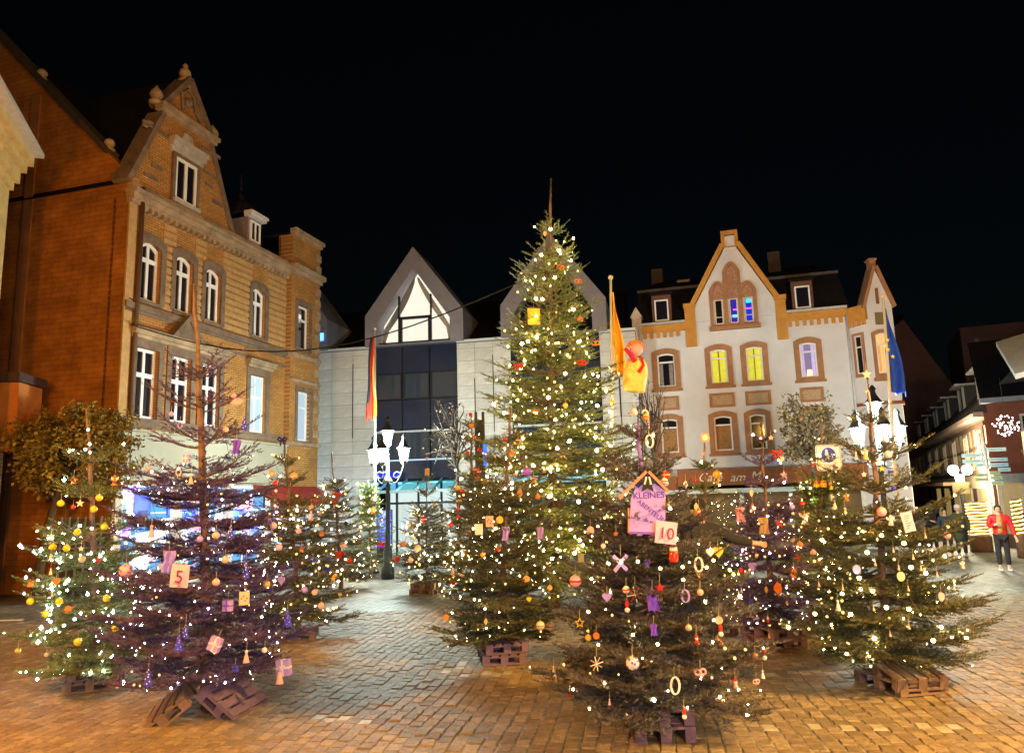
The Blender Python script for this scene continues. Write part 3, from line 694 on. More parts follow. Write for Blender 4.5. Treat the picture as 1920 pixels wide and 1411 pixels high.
    MB().ring([(.16,6.72),(.64,6.72),(.64,8.5),(.16,8.5)], [(.25,6.85),(.55,6.85),(.55,8.4),(.25,8.4)], -.08, -.004).build('surround', brown, f2)
    MB().ring([(.25,6.85),(.55,6.85),(.55,8.4),(.25,8.4)], [(.29,6.9),(.51,6.9),(.51,8.35),(.29,8.35)], -.05, -.004).box(.25, .55, -.045, -.005, 7.9, 7.95).build('window_frame', M_white, f2)
    MB().box(.29, .51, -.014, -.005, 6.9, 8.35).build('pane', M_dark_pane, f2)
    # ground storey: sign board, awning rail, dim café windows
    rust = mat('rust_sign_board', (.30, .10, .03), .7, .2, 4)
    MB().box(1.55, 8.9, -.22, -.02, 2.62, 3.3).build('sign_board', rust, t)
    MB().box(.2, 1.53, -.2, -.02, 2.5, 3.05).build('side_sign_board', rust, t)
    ivory = mat('ivory_letters', (.8, .72, .6), .6)
    text('lettering', 'Café', .5, ivory, t, (2.85, -.225, 2.95), shear=.35, space=1.05); text('lettering', 'am', .5, ivory, t, (3.95, -.225, 2.92), shear=.35); text('lettering', 'M', .5, ivory, t, (4.65, -.225, 2.95), shear=.35)
    text('side_lettering', 'uro', .36, ivory, t, (.9, -.205, 2.78), shear=.3)
    MB().box(.1, 9.0, -.45, -.02, 2.32, 2.48).box(.1, 9.0, -.6, -.45, 2.3, 2.4).build('awning_rail', mat('pale_rail_metal', (.62, .68, .62), .45), t)
    MB().box(.2, 8.8, .4, .5, 0, 2.32).build('cafe_back', mat('cafe_dim_interior', (.10, .07, .04), .8, .4, 2, emit=(.5, .3, .1), estr=.12), t)  # interior light put into the back wall as a faint glow
    for u in (.2, 2.1, 4.0, 5.9, 7.4, 8.6):
        MB().box(u, u + .16, -.04, .12, 0, 2.3).build('shop_post', mat('cafe_post', (.6, .62, .55), .6), t)
    for a, b in ((.36, 2.1), (2.26, 4.0), (4.16, 5.9), (6.06, 7.4), (7.56, 8.6)):
        MB().box(a, b, .05, .06, .5, 2.3).build('shop_window_pane', M_glass, t)
        MB().box(a, b, .0, .1, 0, .5).build('shop_plinth', mat('cafe_plinth', (.2, .17, .13), .7), t)
        for q in range(3): lamp('cafe_lamp', ((a + b) / 2, .25, 1.9), 3, (1, .7, .35), .1, t) if q == 0 else None
    MB().tube([(8.7, -.12, 9.4), (8.7, -.12, 3.3)], .05, 8).build('rain_pipe', mat('pale_pipe', (.55, .55, .6), .4), t, True)
    return t
CAFE = cafe_house()

# ================================================================== side street on the right
def timber_house():
    loc, rz = frame_of((33.4, 64.0), (18.3, 29.0))
    t = thing('timber_framed_house', 'long half-timbered house with dark roof and small dormers along the side street', 'building', loc, rz)
    L = 38.1
    plast = mat('yellow_plaster', (.50, .42, .26), .9, .15, 1.5, .2, 40)
    pink = mat('rose_plaster', (.42, .26, .2), .9, .12, 1.5)
    beam = mat('brown_beam', (.11, .06, .035), .8, .3, 6)
    roof = mat('dark_tiles', (.045, .035, .032), .8, .4, 5, .6, 14)
    MB().box(16, L, 0, .4, 0, 5).build('wall', plast, t); MB().box(0, 15.98, 0, .4, 0, 5).build('far_wall', pink, t)
    MB().box(0, L, -.35, .0, 4.95, 5.15).build('eaves_board', mat('eaves_board', (.42, .27, .22), .8, .1), t)
    for nm, z0, z1 in (('beam', 4.62, 4.8), ('beam', 3.75, 3.87), ('beam', 2.75, 2.95)): MB().box(16, L, -.06, 0, z0, z1).build(nm, beam, t)
    k = 0; u = 16.2; win = []
    while u < L - .2:
        MB().box(u, u + .2, -.055, 0, 2.952, 4.618).build('beam', beam, t)
        nxt = 1.55 if k % 3 == 1 else 1.1
        if k % 3 == 1: win.append((u + .32, u + nxt - .1))
        elif k % 4 == 0: MB().bar((u + .25, -.02, 2.98), (u + nxt - .05, -.02, 3.74), .06, .16).build('brace', beam, t)
        u += nxt; k += 1
    for a, b in win: window(t, a, b, 3.1, 4.5, -.03, mat('timber_frame', (.45, .36, .26), .6), M_dark_pane, .08, (.5,), (), None)
    for q in range(5): window(t, 2 + q * 2.8, 3.2 + q * 2.8, 3.0, 4.5, -.02, mat('brown_frame', (.2, .11, .07), .6), M_dark_pane, .1, (.5,), ())
    MB().tube([(15.9, -.3, 4.95), (15.9, -.1, 4.5), (15.9, -.1, 0)], .07, 6).build('rain_pipe', M_iron, t)
    MB().add([(0,-.4,5.1),(L,-.4,5.1),(L - .3,5.0,10.6),(.3,5.0,10.6)], [(0,1,2,3)]).add([(L,-.4,5.1),(L,9,5.1),(L-.3,5,10.6)], [(0,1,2)]).build('roof', roof, t)
    for q in range(6):
        u = 6 + q * 5.6
        d = MB().box(u, u + 1.5, .6, 2.6, 5.9, 7.15).build('dormer', mat('dormer_dark', (.05, .04, .04), .8), t)
        MB().box(u - .02, u + .12, .5, .6, 5.9, 7.1).build('dormer_post', mat('dormer_post', (.5, .42, .36), .7), t); MB().box(u + 1.4, u + 1.52, .5, .6, 5.9, 7.1).build('dormer_post', mat('dormer_post', (.5, .42, .36), .7), t)
        MB().box(u + .12, u + 1.4, .56, .6, 6.0, 7.1).build('dormer_pane', M_dark_pane, t)
        MB().box(u - .2, u + 1.7, .2, 2.9, 7.16, 7.26).build('dormer_roof', mat('dormer_edge', (.4, .36, .36), .6), t)
    # ground storey shop things
    MB().box(17, 33, -1.1, -.02, 2.35, 2.5).build('awning', mat('brown_awning', (.22, .13, .08), .8), t)
    for q in range(5):
        u = 18.2 + q * 3.8
        MB().box(u, u + 1.0, -.03, .0, 0, 2.2).build('door', mat('dark_door', (.06, .03, .035), .6), t)
        MB().box(u + 1.3, u + 3.2, -.03, 0, .6, 2.2).build('shop_window_pane', mat('warm_shop_glass', (.2, .15, .08), .3, emit=(.8, .55, .2), estr=.25), t)
    # end wall towards the square
    MB().box(L, L + .02, 0, 9, 0, 5.1).build('end_wall', mat('red_plaster', (.20, .06, .035), .85, .15, 2), t)
    return t
timber_house()

def shop_house():
    # red shop at the corner: sign, lit columns of lights, window above
    loc, rz = frame_of((18.2, 28.6), (23.5, 25.6))
    t = thing('red_corner_shop', 'red plastered corner shop with grey fascia and dark door sign', 'building', loc, rz)
    red = mat('red_plaster', (.20, .06, .035), .85, .15, 2)
    mb = MB(); holed_wall(mb, 0, 8, 2.75, 5.4, [(1.0, 2.1, 3.6, 4.95)], 0, .2); mb.box(0, 8, .5, .6, 0, 5.4); mb.build('wall', red, t)
    window(t, 1.0, 2.1, 3.6, 4.95, .12, mat('grey_frame', (.6, .58, .6), .5), M_dark_pane, .09, (.33, .66), (.5,), mat('brown_sill', (.3, .16, .12), .8), .2)
    MB().box(-.1, 8, -.5, .0, 2.4, 2.72).build('shop_fascia', mat('grey_fascia', (.32, .36, .4), .5), t)
    MB().box(-.2, 8, -.3, .6, 5.42, 5.6).build('eaves_board', M_zinc, t)
    MB().add([(-.2,-.3,5.6),(8,-.3,5.6),(8,4,8.5),(-.2,4,8.5)], [(0,1,2,3)]).build('roof', M_slate, t)
    fr = mat('cream_shop_frame', (.6, .55, .42), .6)
    for u in (0, .75, 1.0, 2.1, 2.45, 4.0): MB().box(u, u + .14, -.06, .1, 0, 2.4).build('shop_post', fr, t)
    MB().box(1.14, 2.1, -.03, .0, 1.72, 2.28).build('door_sign', mat('black_sign', (.015, .008, .008), .4), t)
    text('sign_lettering', 'Outdoor', .25, glow('red_letters', (.75, .09, .02), .8), t, (1.62, -.04, 2.0), shear=.1)
    MB().box(1.14, 2.1, .0, .02, .1, 1.62).build('door_pane', M_dark_pane, t); MB().box(1.14, 2.1, -.05, .05, 1.62, 1.72).build('door_rail', fr, t)
    for a, b in ((.14, .75), (2.59, 4.0)): MB().box(a, b, .0, .02, .5, 2.4).build('shop_window_pane', mat('warm_shop_glass', (.2, .15, .08), .3, emit=(.8, .55, .2), estr=.25), t); MB().box(a, b, -.02, .06, 0, .5).build('shop_plinth', mat('shop_plinth_brown', (.14, .08, .05), .7), t)
    return t
SHOP = shop_house()

def edge_house():
    loc, rz = frame_of((14.75, 21.0), (20.0, 18.2))
    t = thing('pale_edge_house', 'pale house with broad eaves at the right edge of the square', 'building', loc, rz)
    MB().box(.3, 6, 0, .4, 2.6, 6.0).build('wall', mat('brown_render', (.26, .13, .09), .85, .15), t)
    MB().box(.14, .42, -.06, .45, 0, 5.75).build('corner_board', mat('pale_board', (.5, .48, .47), .7), t)
    MB().add([(-.45,-.7,5.35),(6,-.7,6.9),(6,3,8.4),(-.45,3,6.9)], [(0,1,2,3)]).add([(-.45,-.7,5.2),(6,-.7,6.75),(6,3,8.25),(-.45,3,6.75)], [(3,2,1,0)]).add([(-.45,-.7,5.2),(6,-.7,6.75),(6,-.7,6.9),(-.45,-.7,5.35)], [(0,1,2,3)]).add([(-.45,-.7,5.2),(-.45,-.7,5.35),(-.45,3,6.9),(-.45,3,6.75)], [(0,1,2,3)]).build('roof', mat('grey_verge', (.4, .4, .38), .7), t)
    MB().box(.5, 4, -.05, 0.0, 0, 2.5).build('shop_window_pane', mat('violet_shop_glass', (.1, .08, .12), .2, emit=(.4, .3, .5), estr=.15), t)
    MB().box(-.5, .2, -.75, -.7, 3.0, 3.75).build('sign_panel', mat('beige_sign', (.55, .45, .32), .7), t)
    MB().box(.3, 6, -.3, 0, 2.5, 2.6).build('fascia', M_zinc, t)
    return t

def dark_house():
    t = thing('dark_gabled_house', 'dark gabled house in shadow behind the half-timbered roof', 'building', (30.5, 66, 0), R(-24))
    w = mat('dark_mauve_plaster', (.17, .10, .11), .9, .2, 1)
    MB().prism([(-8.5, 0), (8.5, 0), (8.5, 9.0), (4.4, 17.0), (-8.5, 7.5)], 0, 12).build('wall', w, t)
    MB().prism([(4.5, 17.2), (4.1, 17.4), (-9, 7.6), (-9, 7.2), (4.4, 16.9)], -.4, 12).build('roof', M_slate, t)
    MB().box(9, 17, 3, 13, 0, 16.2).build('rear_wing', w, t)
    for u, z in ((10.0, 12.5), (13.0, 11.2)): MB().box(u, u + .3, 2.8, 3.0, z, z + 2.6).build('white_edge', mat('pale_edge', (.4, .34, .36), .7), t)
    return t
dark_house()

# ================================================================== left margin
def margin_left():
    t = thing('corner_house_with_cornice', 'yellow lit house corner with deep moulded cornice at the left edge', 'building', (-11.45, 14.4, 0), R(20))
    st = mat('yellow_sandstone', (.52, .36, .14), .85, .2, 3, .4, 30)
    MB().box(-6, .0, 0, 4, 0, 11.2).build('wall', st, t)
    mb = MB()
    for z0, z1, p in ((10.5, 10.7, .1), (10.7, 11.0, .22), (11.0, 11.2, .36), (11.2, 11.45, .5)): mb.box(-6, p, -p, 4, z0, z1 - .002)
    mb.build('cornice', st, t)
    MB().box(-6.4, .72, -.72, 4, 11.46, 11.58).build('gutter', mat('pale_gutter', (.45, .4, .36), .6), t)
    MB().add([(-6.4,-.7,11.58),(.6,-.7,11.58),(-1,4,12.5),(-6.4,4,12.5)], [(0,1,2,3)]).build('roof', M_slate, t)
    t = thing('low_annex', 'low rust coloured annex with dark flat roof edge and blue awning', 'building', (-14.35, 19.6, 0), R(6))
    orange = mat('orange_plaster', (.42, .15, .035), .9, .15, 2)
    MB().box(-4, 1.15, 0, 1.2, 3.9, 5.75).build('wall', orange, t)
    MB().box(-4.1, 1.25, -.2, 1.25, 5.76, 6.0).build('roof_edge', mat('dark_fascia', (.05, .025, .02), .7), t)
    pale = brick_mat('pale_brick', (.42, .37, .27), (.36, .31, .22), (.22, .19, .14), .26, .1, .012)
    mb = MB(); holed_wall(mb, -4, .9, 0, 3.88, [(-1.6, .1, 0, 2.2)], 0, .3); mb.build('ground_storey_wall', pale, t)
    MB().box(-1.6, .1, .25, .3, 0, 2.2).build('door', mat('black_door', (.008, .008, .01), .4), t)
    MB().box(-.35, -.1, .235, .25, 1.3, 1.6).build('door_notice', mat('red_notice', (.4, .08, .06), .7), t)
    MB().add([(-4,-.02,3.9),(.35,-.02,3.9),(.35,-1.2,3.1),(-4,-1.2,3.1)], [(0,3,2,1)]).box(-4, .35, -1.22, -1.2, 2.85, 3.1).build('awning', mat('blue_awning', (.03, .06, .11), .8, .15), t)
    MB().box(-4, .35, -1.25, -.0, 3.95, 4.02).build('awning_rail', mat('awning_rail', (.4, .42, .45), .5), t)
    # gate between annex and brick house
    t = thing('lattice_gate', 'dark lattice gate between the annex and the brick house', 'gate', (-12.3, 20.4, 0), R(10))
    MB().box(0, 1.2, .02, .04, 0, 2.1).build('gate_back', mat('gate_dark', (.03, .035, .06), .5), t)
    for k in range(6): MB().box(.05 + k * .2, .09 + k * .2, -.02, .02, 0, 2.15).build('gate_bar', mat('gate_bar', (.18, .2, .26), .5), t)
    for k in range(4): MB().box(0, 1.2, -.035, -.02, .3 + k * .5, .34 + k * .5).build('gate_rail', mat('gate_bar', (.18, .2, .26), .5), t)
margin_left()
edge_house()
# ================================================================== ground and paving
def ground():
    m = bpy.data.materials.new('far_cobbles'); m.use_nodes = True; n = m.node_tree.nodes; l = m.node_tree.links; b = n['Principled BSDF']
    b.inputs['Roughness'].default_value = .62; b.inputs['Specular IOR Level'].default_value = .35
    tc = n.new('ShaderNodeTexCoord'); mp = n.new('ShaderNodeMapping'); mp.inputs['Rotation'].default_value = (0, 0, R(98)); l.new(tc.outputs['Object'], mp.inputs['Vector'])
    br = n.new('ShaderNodeTexBrick'); br.inputs['Scale'].default_value = 1; br.inputs['Brick Width'].default_value = .21; br.inputs['Row Height'].default_value = .165; br.inputs['Mortar Size'].default_value = .008
    br.inputs['Color1'].default_value = (.15, .13, .105, 1); br.inputs['Color2'].default_value = (.25, .22, .18, 1); br.inputs['Mortar'].default_value = (.06, .05, .045, 1); br.inputs['Bias'].default_value = 0
    l.new(mp.outputs[0], br.inputs['Vector'])
    nz = n.new('ShaderNodeTexNoise'); nz.inputs['Scale'].default_value = 7; nz.inputs['Detail'].default_value = 7; l.new(tc.outputs['Object'], nz.inputs['Vector'])
    nz2 = n.new('ShaderNodeTexNoise'); nz2.inputs['Scale'].default_value = .5; nz2.inputs['Detail'].default_value = 4; l.new(tc.outputs['Object'], nz2.inputs['Vector'])
    ad = n.new('ShaderNodeMath'); ad.operation = 'ADD'; l.new(nz.outputs['Fac'], ad.inputs[0]); l.new(nz2.outputs['Fac'], ad.inputs[1])
    mr = n.new('ShaderNodeMapRange'); mr.inputs[1].default_value = .7; mr.inputs[2].default_value = 1.3; mr.inputs[3].default_value = .6; mr.inputs[4].default_value = 1.5; l.new(ad.outputs[0], mr.inputs[0])
    mx = n.new('ShaderNodeMix'); mx.data_type = 'RGBA'; mx.blend_type = 'MULTIPLY'; mx.inputs[0].default_value = 1; l.new(br.outputs['Color'], mx.inputs[6]); l.new(mr.outputs[0], mx.inputs[7]); l.new(mx.outputs[2], b.inputs['Base Color'])
    bp = n.new('ShaderNodeBump'); bp.inputs['Strength'].default_value = .8; bp.inputs['Distance'].default_value = .03; bp.invert = True; l.new(br.outputs['Fac'], bp.inputs['Height'])
    bp2 = n.new('ShaderNodeBump'); bp2.inputs['Strength'].default_value = .5; bp2.inputs['Distance'].default_value = .04; l.new(nz.outputs['Fac'], bp2.inputs['Height']); l.new(bp.outputs['Normal'], bp2.inputs['Normal']); l.new(bp2.outputs['Normal'], b.inputs['Normal'])
    g = MB(); xs = [-400, -60, -20, 0, 20, 60, 400]; ys = [-400, -40, 0, 16.6, 40, 120, 600]
    vs = [(x, y, 0) for y in ys for x in xs]; fs = []
    for j in range(len(ys) - 1):
        for i in range(len(xs) - 1):
            k = j * len(xs) + i; fs.append((k, k + 1, k + 1 + len(xs), k + len(xs)))
    # lower the bed under the set stones
    bed = [(x, y, 0) for x, y in ()]
    g.add(vs, fs); o = g.build('ground', m); tag(o, kind='structure')
    o.location.z = -.011
    far = MB().add([(-400, 16.6, 0), (400, 16.6, 0), (400, 600, 0), (-400, 600, 0)], [(0, 1, 2, 3)]).build('paving_far', m); tag(far, kind='structure'); far.location.z = -.004
    return o
GROUND = ground()

def paving():
    """set stones in rows, laid by hand: uneven height, tilt and shade; pale rows mark the market pitches"""
    pl = bpy.data.objects.new('plaza_paving', None); COL.objects.link(pl); tag(pl, kind='structure')
    ms = [mat('granite_sett_%d' % k, c, .62, .35, 14, .7, 45, spec=.25) for k, c in enumerate(((.235, .185, .125), (.185, .145, .098), (.285, .228, .155), (.21, .158, .108)))]
    pale = mat('pale_sett', (.38, .35, .30), .55, .25, 12, .5, 40)
    rnd = random.Random(11)
    def sett(w, d, seed):
        r = random.Random(seed); h = .05; e = .012; mb = MB()
        j = lambda s=.006: r.uniform(-s, s)
        lo = [(-w/2 + j(), -d/2 + j(), -h), (w/2 + j(), -d/2 + j(), -h), (w/2 + j(), d/2 + j(), -h), (-w/2 + j(), d/2 + j(), -h)]
        mi = [(x, y, -e + j(.003)) for x, y, z in lo]; hi = [(x * (1 - 2*e/w), y * (1 - 2*e/d), j(.002)) for x, y, z in lo]
        mb.add(lo + mi + hi, [(0,1,5,4),(1,2,6,5),(2,3,7,6),(3,0,4,7),(4,5,9,8),(5,6,10,9),(6,7,11,10),(7,4,8,11),(8,9,10,11)])
        return mb
    CW, LN, GAP, ANG = .148, .182, .0065, R(-8)
    ca, sa = math.cos(ANG), math.sin(ANG)
    lines = [(on_ground(840, 1258), on_ground(905, 1228)), (on_ground(870, 1262), on_ground(1030, 1262)), (on_ground(1290, 1357), on_ground(1790, 1362)), (on_ground(605, 1344), on_ground(690, 1349)), (on_ground(1430, 1262), on_ground(1600, 1258))]
    def is_pale(x, y):
        for a, b in lines:
            d = b - a; t = max(0, min(1, ((x - a.x) * d.x + (y - a.y) * d.y) / (d.x**2 + d.y**2)))
            if math.hypot(x - a.x - t * d.x, y - a.y - t * d.y) < .075 and rnd.random() < .72: return True
        return False
    protos = [sett(CW - GAP, LN - GAP, k) for k in range(8)]
    cells = []
    for i in range(-140, 141):
        off = (i % 2) * LN * .5 + rnd.uniform(-.03, .03)
        for k in range(-70, 130):
            u, v = i * CW, k * LN + off
            u += .03 * math.sin(v * 1.7 + i * .13) + .02 * math.sin(v * .9 - i * .31); v += .035 * math.sin(u * 1.3)
            x, y = u * ca - v * sa, u * sa + v * ca
            if y < 4.1 or y > 16.6 or abs(x) > .76 * y + 1.0: continue
            cells.append((x, y))
    cells.sort(key=lambda c: (c[1] + .02 * abs(c[0])) if abs(c[0]) < .70 * c[1] and c[1] > 5.15 else 900 + c[1])
    proto_me = []
    for k, p in enumerate(protos):
        for m in (ms[k % 4], pale):
            me = p.mesh('paving_stone'); me.materials.append(m); proto_me.append(me)
    V = []; F = []; MI = []
    for idx, (x, y) in enumerate(cells):
        k = rnd.randrange(8); pal = is_pale(x, y); z = rnd.uniform(-.009, .005); rx, ry, rz = rnd.gauss(0, .018), rnd.gauss(0, .018), ANG + rnd.gauss(0, .045)
        if idx < 300:
            obj('paving_stone', proto_me[2 * k + pal], pl, (x, y, z), (rx, ry, rz))
        else:
            o = len(V); c, s = math.cos(rz), math.sin(rz)
            V += [(x + a * c - b_ * s, y + a * s + b_ * c, z + q + b_ * rx - a * ry) for a, b_, q in protos[k].v]
            F += [tuple(i + o for i in f) for f in protos[k].f]; MI += [4 if pal else k % 4] * len(protos[k].f)
    me = bpy.data.meshes.new('paving_stones'); me.from_pydata(V, [], F)
    for m in ms + [pale]: me.materials.append(m)
    me.polygons.foreach_set('material_index', MI); me.update()
    o = obj('paving_stones', me, pl); o['kind'] = 'stuff'
    lt = MB()
    for k in range(420):
        y = 5.0 + 11 * rnd.random() ** 1.3; x = rnd.uniform(-.7, .7) * y; a = rnd.random() * 6.28; L = rnd.uniform(.008, .035); w_ = L * rnd.uniform(.15, .6)
        lt.add([(x - L*math.cos(a), y - L*math.sin(a), .009), (x + w_*math.sin(a), y - w_*math.cos(a), .012), (x + L*math.cos(a), y + L*math.sin(a), .009), (x - w_*math.sin(a), y + w_*math.cos(a), .011)], [(0, 1, 2, 3)])
    tag(lt.build('litter', mat('fallen_needles', (.30, .22, .12), .8, .6, 3)), 'fallen needles and paper scraps scattered on the paving', 'litter', kind='stuff')
    mk = MB().box(-.55, .55, -.06, .06, -.001, .012).build('kerb_marking', mat('white_marking', (.7, .68, .64), .7)); mk.location = on_ground(-5, 1163); mk.rotation_euler = (0, 0, R(-3)); tag(mk, kind='structure')
paving()

# ================================================================== street lanterns
def lantern_post(p, label, heads, H, side_rot, watts, scale=1.0, col=(.80, 1, .93)):
    t = thing('street_lantern', label, 'street lamp', p, side_rot, 'cast iron lanterns on the square')
    iron = mat('green_black_iron', (.03, .035, .033), .45, .2, 20, metal=.3)
    pale = mat('grey_iron', (.13, .14, .13), .5, .1, metal=.2)
    S = scale
    MB().lathe([(.2, 0), (.2, .3), (.15, .4), (.13, .9), (.09, 1.0), (.075, 1.1), (.06, H - 1.5), (.085, H - 1.45), (.05, H - 1.4), (.05, H - 1.2)], 12).build('post', iron, t, True)
    MB().lathe([(.17, H - 1.32), (.15, H - 1.26), (.08, H - 1.16), (.05, H - 1.1), (.035, H - .4)], 10).build('collar', pale, t, True)
    milk = lamp_glass('lantern_glass', (.86, 1, .96), 6.0)
    def head(x, y, z, arm, lit=True):
        cage = MB(); w0, w1, h = .15 * S, .24 * S, .5 * S
        for a in range(6):
            g0 = math.pi / 3 * a
            cage.bar((x + w0 * math.cos(g0), y + w0 * math.sin(g0), z), (x + w1 * math.cos(g0), y + w1 * math.sin(g0), z + h), .02, .02)
        hd = cage.build('lantern_cage', iron, t)
        MB().lathe([(w1 + .06, h), (w1 * .95, h + .06), (w1 * .5, h + .2), (.06, h + .3), (.09, h + .36), (.02, h + .46)], 6, (x, y, z)).build('lantern_roof', iron, hd)
        MB().lathe([(.06, -.1), (w0 + .02, 0.0), (w0 + .01, .02)], 6, (x, y, z - .03)).build('lantern_foot', pale, hd)
        MB().lathe([(w0 - .02, .015), (w1 - .02, h - .015)], 6, (x, y, z)).build('lantern_pane', milk if lit else clear_glass('pale_lantern_glass', (.7, .95, 1), .2), hd)
        if arm:
            q = MB(); pts = []
            for k in range(13):
                f = k / 12; pts.append((x * f, y * f, H - 1.15 - .28 * math.sin(math.pi * f) + (z - .12 - (H - 1.15)) * f ** 2))
            q.tube(pts, .022, 6)
            cx, cy = x * .55, y * .55
            q.tube([(cx + x / math.hypot(x, y) * .13 * math.cos(g) * (1 - g / 12), cy + y / math.hypot(x, y) * .13 * math.cos(g) * (1 - g / 12), H - 1.12 + .13 * math.sin(g) * (1 - g / 12)) for g in [k * .55 for k in range(13)]], .016, 5)
            q.build('scroll_arm', pale, hd, True)
        lamp('lantern_light', (x, y, z + h * .5), watts, col, .16, hd)
    for x, y, z, arm, lit in heads: head(x, y, z, arm, lit)
    return t
# heights come from the lamp heads seen against the houses
l1 = on_ground(722, 1085); h1 = at(727, 830, l1.y).z
lantern_post((at(727, 830, l1.y).x, l1.y, 0), 'lit four-headed iron lantern in front of the modern stone house', [(0, 0, h1, False, True), (-.42, -.1, h1 - .60, True, True), (-.1, -.42, h1 - .60, True, True), (.5, .05, h1 - .56, True, True)], h1 + .1, R(0), 1200, .76)
l2 = on_ground(1650, 1095); h2 = at(1642, 783, l2.y).z
lantern_post((at(1641, 783, l2.y).x, l2.y, 0), 'lit four-headed iron lantern beside the blue flag by the café', [(0, 0, h2, False, True), (-.45, .05, h2 - .62, True, True), (-.02, -.48, h2 - .62, True, True), (.52, .0, h2 - .62, True, True)], h2 + .1, R(-6), 950, .76)

lantern_post((2.4, -4.6, 0), 'four-headed iron lantern added unseen behind the camera', [(0, 0, 3.6, False, True), (-.45, .05, 3.0, True, True), (-.02, -.48, 3.0, True, True), (.52, .0, 3.0, True, True)], 3.7, R(10), 700, .86, (.95, .84, 1))  # unseen lantern added for cool lilac light on the tree fronts
# sodium street lamps of the square, standing beyond the edges of the picture
def mast_lamp(x, y, H, watts, label, col=(1, .50, .11), reach=.9, rz=0):
    t = thing('mast_lamp', label, 'street lamp', (x, y, 0), rz, 'mast lamps around the square')
    MB().lathe([(.11, 0), (.09, .8), (.06, 1.0), (.045, H)], 10).build('post', M_iron, t, True)
    MB().tube([(0, 0, H - .1), (reach * .4, 0, H + .1), (reach, 0, H + .08)], .035, 6).build('arm', M_iron, t)
    MB().box(reach - .1, reach + .55, -.14, .14, H + .02, H + .16).build('lamp_housing', M_zinc, t)
    MB().box(reach - .05, reach + .5, -.1, .1, H - .01, H + .015).build('lamp_lens', glow('sodium_lens_%d' % int(abs(x) * 10), col, 12), t)
    lamp('lamp_light', (reach + .22, 0, H - .2), watts, col, .25, t)
    return t
mast_lamp(-8.6, 4.6, 5.6, 3300, 'orange sodium mast lamp beyond the left edge of the square', (1, .37, .015), rz=R(20))
mast_lamp(8.9, 4.2, 6.2, 6200, 'orange sodium mast lamp beyond the right edge of the square', (1, .52, .12), rz=R(180))
mast_lamp(1.5, -9.0, 8.0, 5000, 'tall warm mast lamp behind the camera', (1, .52, .08), rz=R(90))

# ================================================================== flags
def flag_pole(base, top, label, cat='flagpole'):
    t = thing('flagpole', label, cat, base, 0, 'flagpoles on the square')
    h = (Vector(top) - Vector(base)).length; d = Vector(top) - Vector(base)
    MB().tube([(0, 0, 0), tuple(d * .5), tuple(d)], [.045, .038, .028], 10).build('pole', mat('white_pole', (.62, .64, .62), .4, .05), t, True)
    MB().ball(tuple(d + Vector((0, 0, .05))), .06, 10, 6).build('finial', mat('pole_finial', (.5, .45, .4), .4), t, True)
    MB().lathe([(.14, 0), (.14, .04), (.08, .1)], 10).build('foot', M_iron, t)
    return t
def hanging_flag(name, label, cols, top, bottom, wt, wb, mats, folds=5, side=1, shift=0.0):
    """cloth hanging limp: gathered strips of colour running down the hoist"""
    top = Vector(top); bottom = Vector(bottom); n = 16; mcols = 18
    me = bpy.data.meshes.new(name); vs = []; fs = []; mi = []
    for j in range(n + 1):
        f = j / n
        c = top.lerp(bottom, f); w = wt + (wb - wt) * min(1, f * 1.15) ** .9
        for i in range(mcols + 1):
            g = i / mcols
            jag = (0.16 * g * math.sin(g * 5 + 1) + .22 * g) * (1 if f > .5 else 2 * f)
            vs.append((c.x + side * w * g + .02 * math.sin(f * 9 + g * 3), c.y + .07 * math.sin(g * folds * 2.1 + f * 3.2) * (.3 + f), c.z - jag * shift))
    for j in range(n):
        for i in range(mcols):
            k = j * (mcols + 1) + i; fs.append((k, k + 1, k + mcols + 2, k + mcols + 1)); mi.append(cols((i + .5) / mcols, (j + .5) / n))
    me.from_pydata(vs, [], fs)
    for m in mats: me.materials.append(m)
    me.polygons.foreach_set('material_index', mi); me.polygons.foreach_set('use_smooth', [True] * len(fs)); me.update()
    o = obj(name, me); so = o.modifiers.new('thick', 'SOLIDIFY'); so.thickness = .008
    return tag(o, label, 'flag')
fb, fr, fg = mat('black_cloth', (.02, .02, .025), .9), mat('red_cloth', (.62, .03, .015), .85, .12, 8), mat('gold_cloth', (.85, .42, .03), .85, .12, 8)
Y1 = 25.5; p = at(704, 1060, Y1); p.z = 0
flag_pole(p, at(703, 618, Y1), 'white flagpole with the black, red and gold flag left of the lantern')
hanging_flag('national_flag', 'limp black, red and gold flag hanging before the stone house', lambda g, f: 0 if g > .68 and f < .8 else (1 if g > .30 else 2), at(703, 632, Y1), at(706, 780, Y1), .16, .36, [fb, fr, fg], side=-1, shift=1.4)
Y2 = 16.9; p = at(1152, 1150, Y2); p.z = 0
flag_pole(p, at(1145, 524, Y2), 'flagpole with the plain gold flag behind the big Christmas tree')
hanging_flag('gold_flag', 'plain gold flag hanging beside the top of the big tree', lambda g, f: 0, at(1147, 548, Y2), at(1152, 700, Y2), .02, .30, [fg], side=1, shift=1.0)
Y3 = 17.5; p = at(1692, 1090, Y3); p.z = 0
flag_pole(p, at(1656, 558, Y3), 'white flagpole with the blue starred flag by the café')
bl = mat('blue_cloth', (.01, .07, .75), .8, .15, 6)
eu = hanging_flag('blue_flag', 'limp blue flag with small gold stars by the café corner', lambda g, f: 0, at(1657, 578, Y3), at(1670, 735, Y3), .03, .40, [bl], side=1, shift=.6)
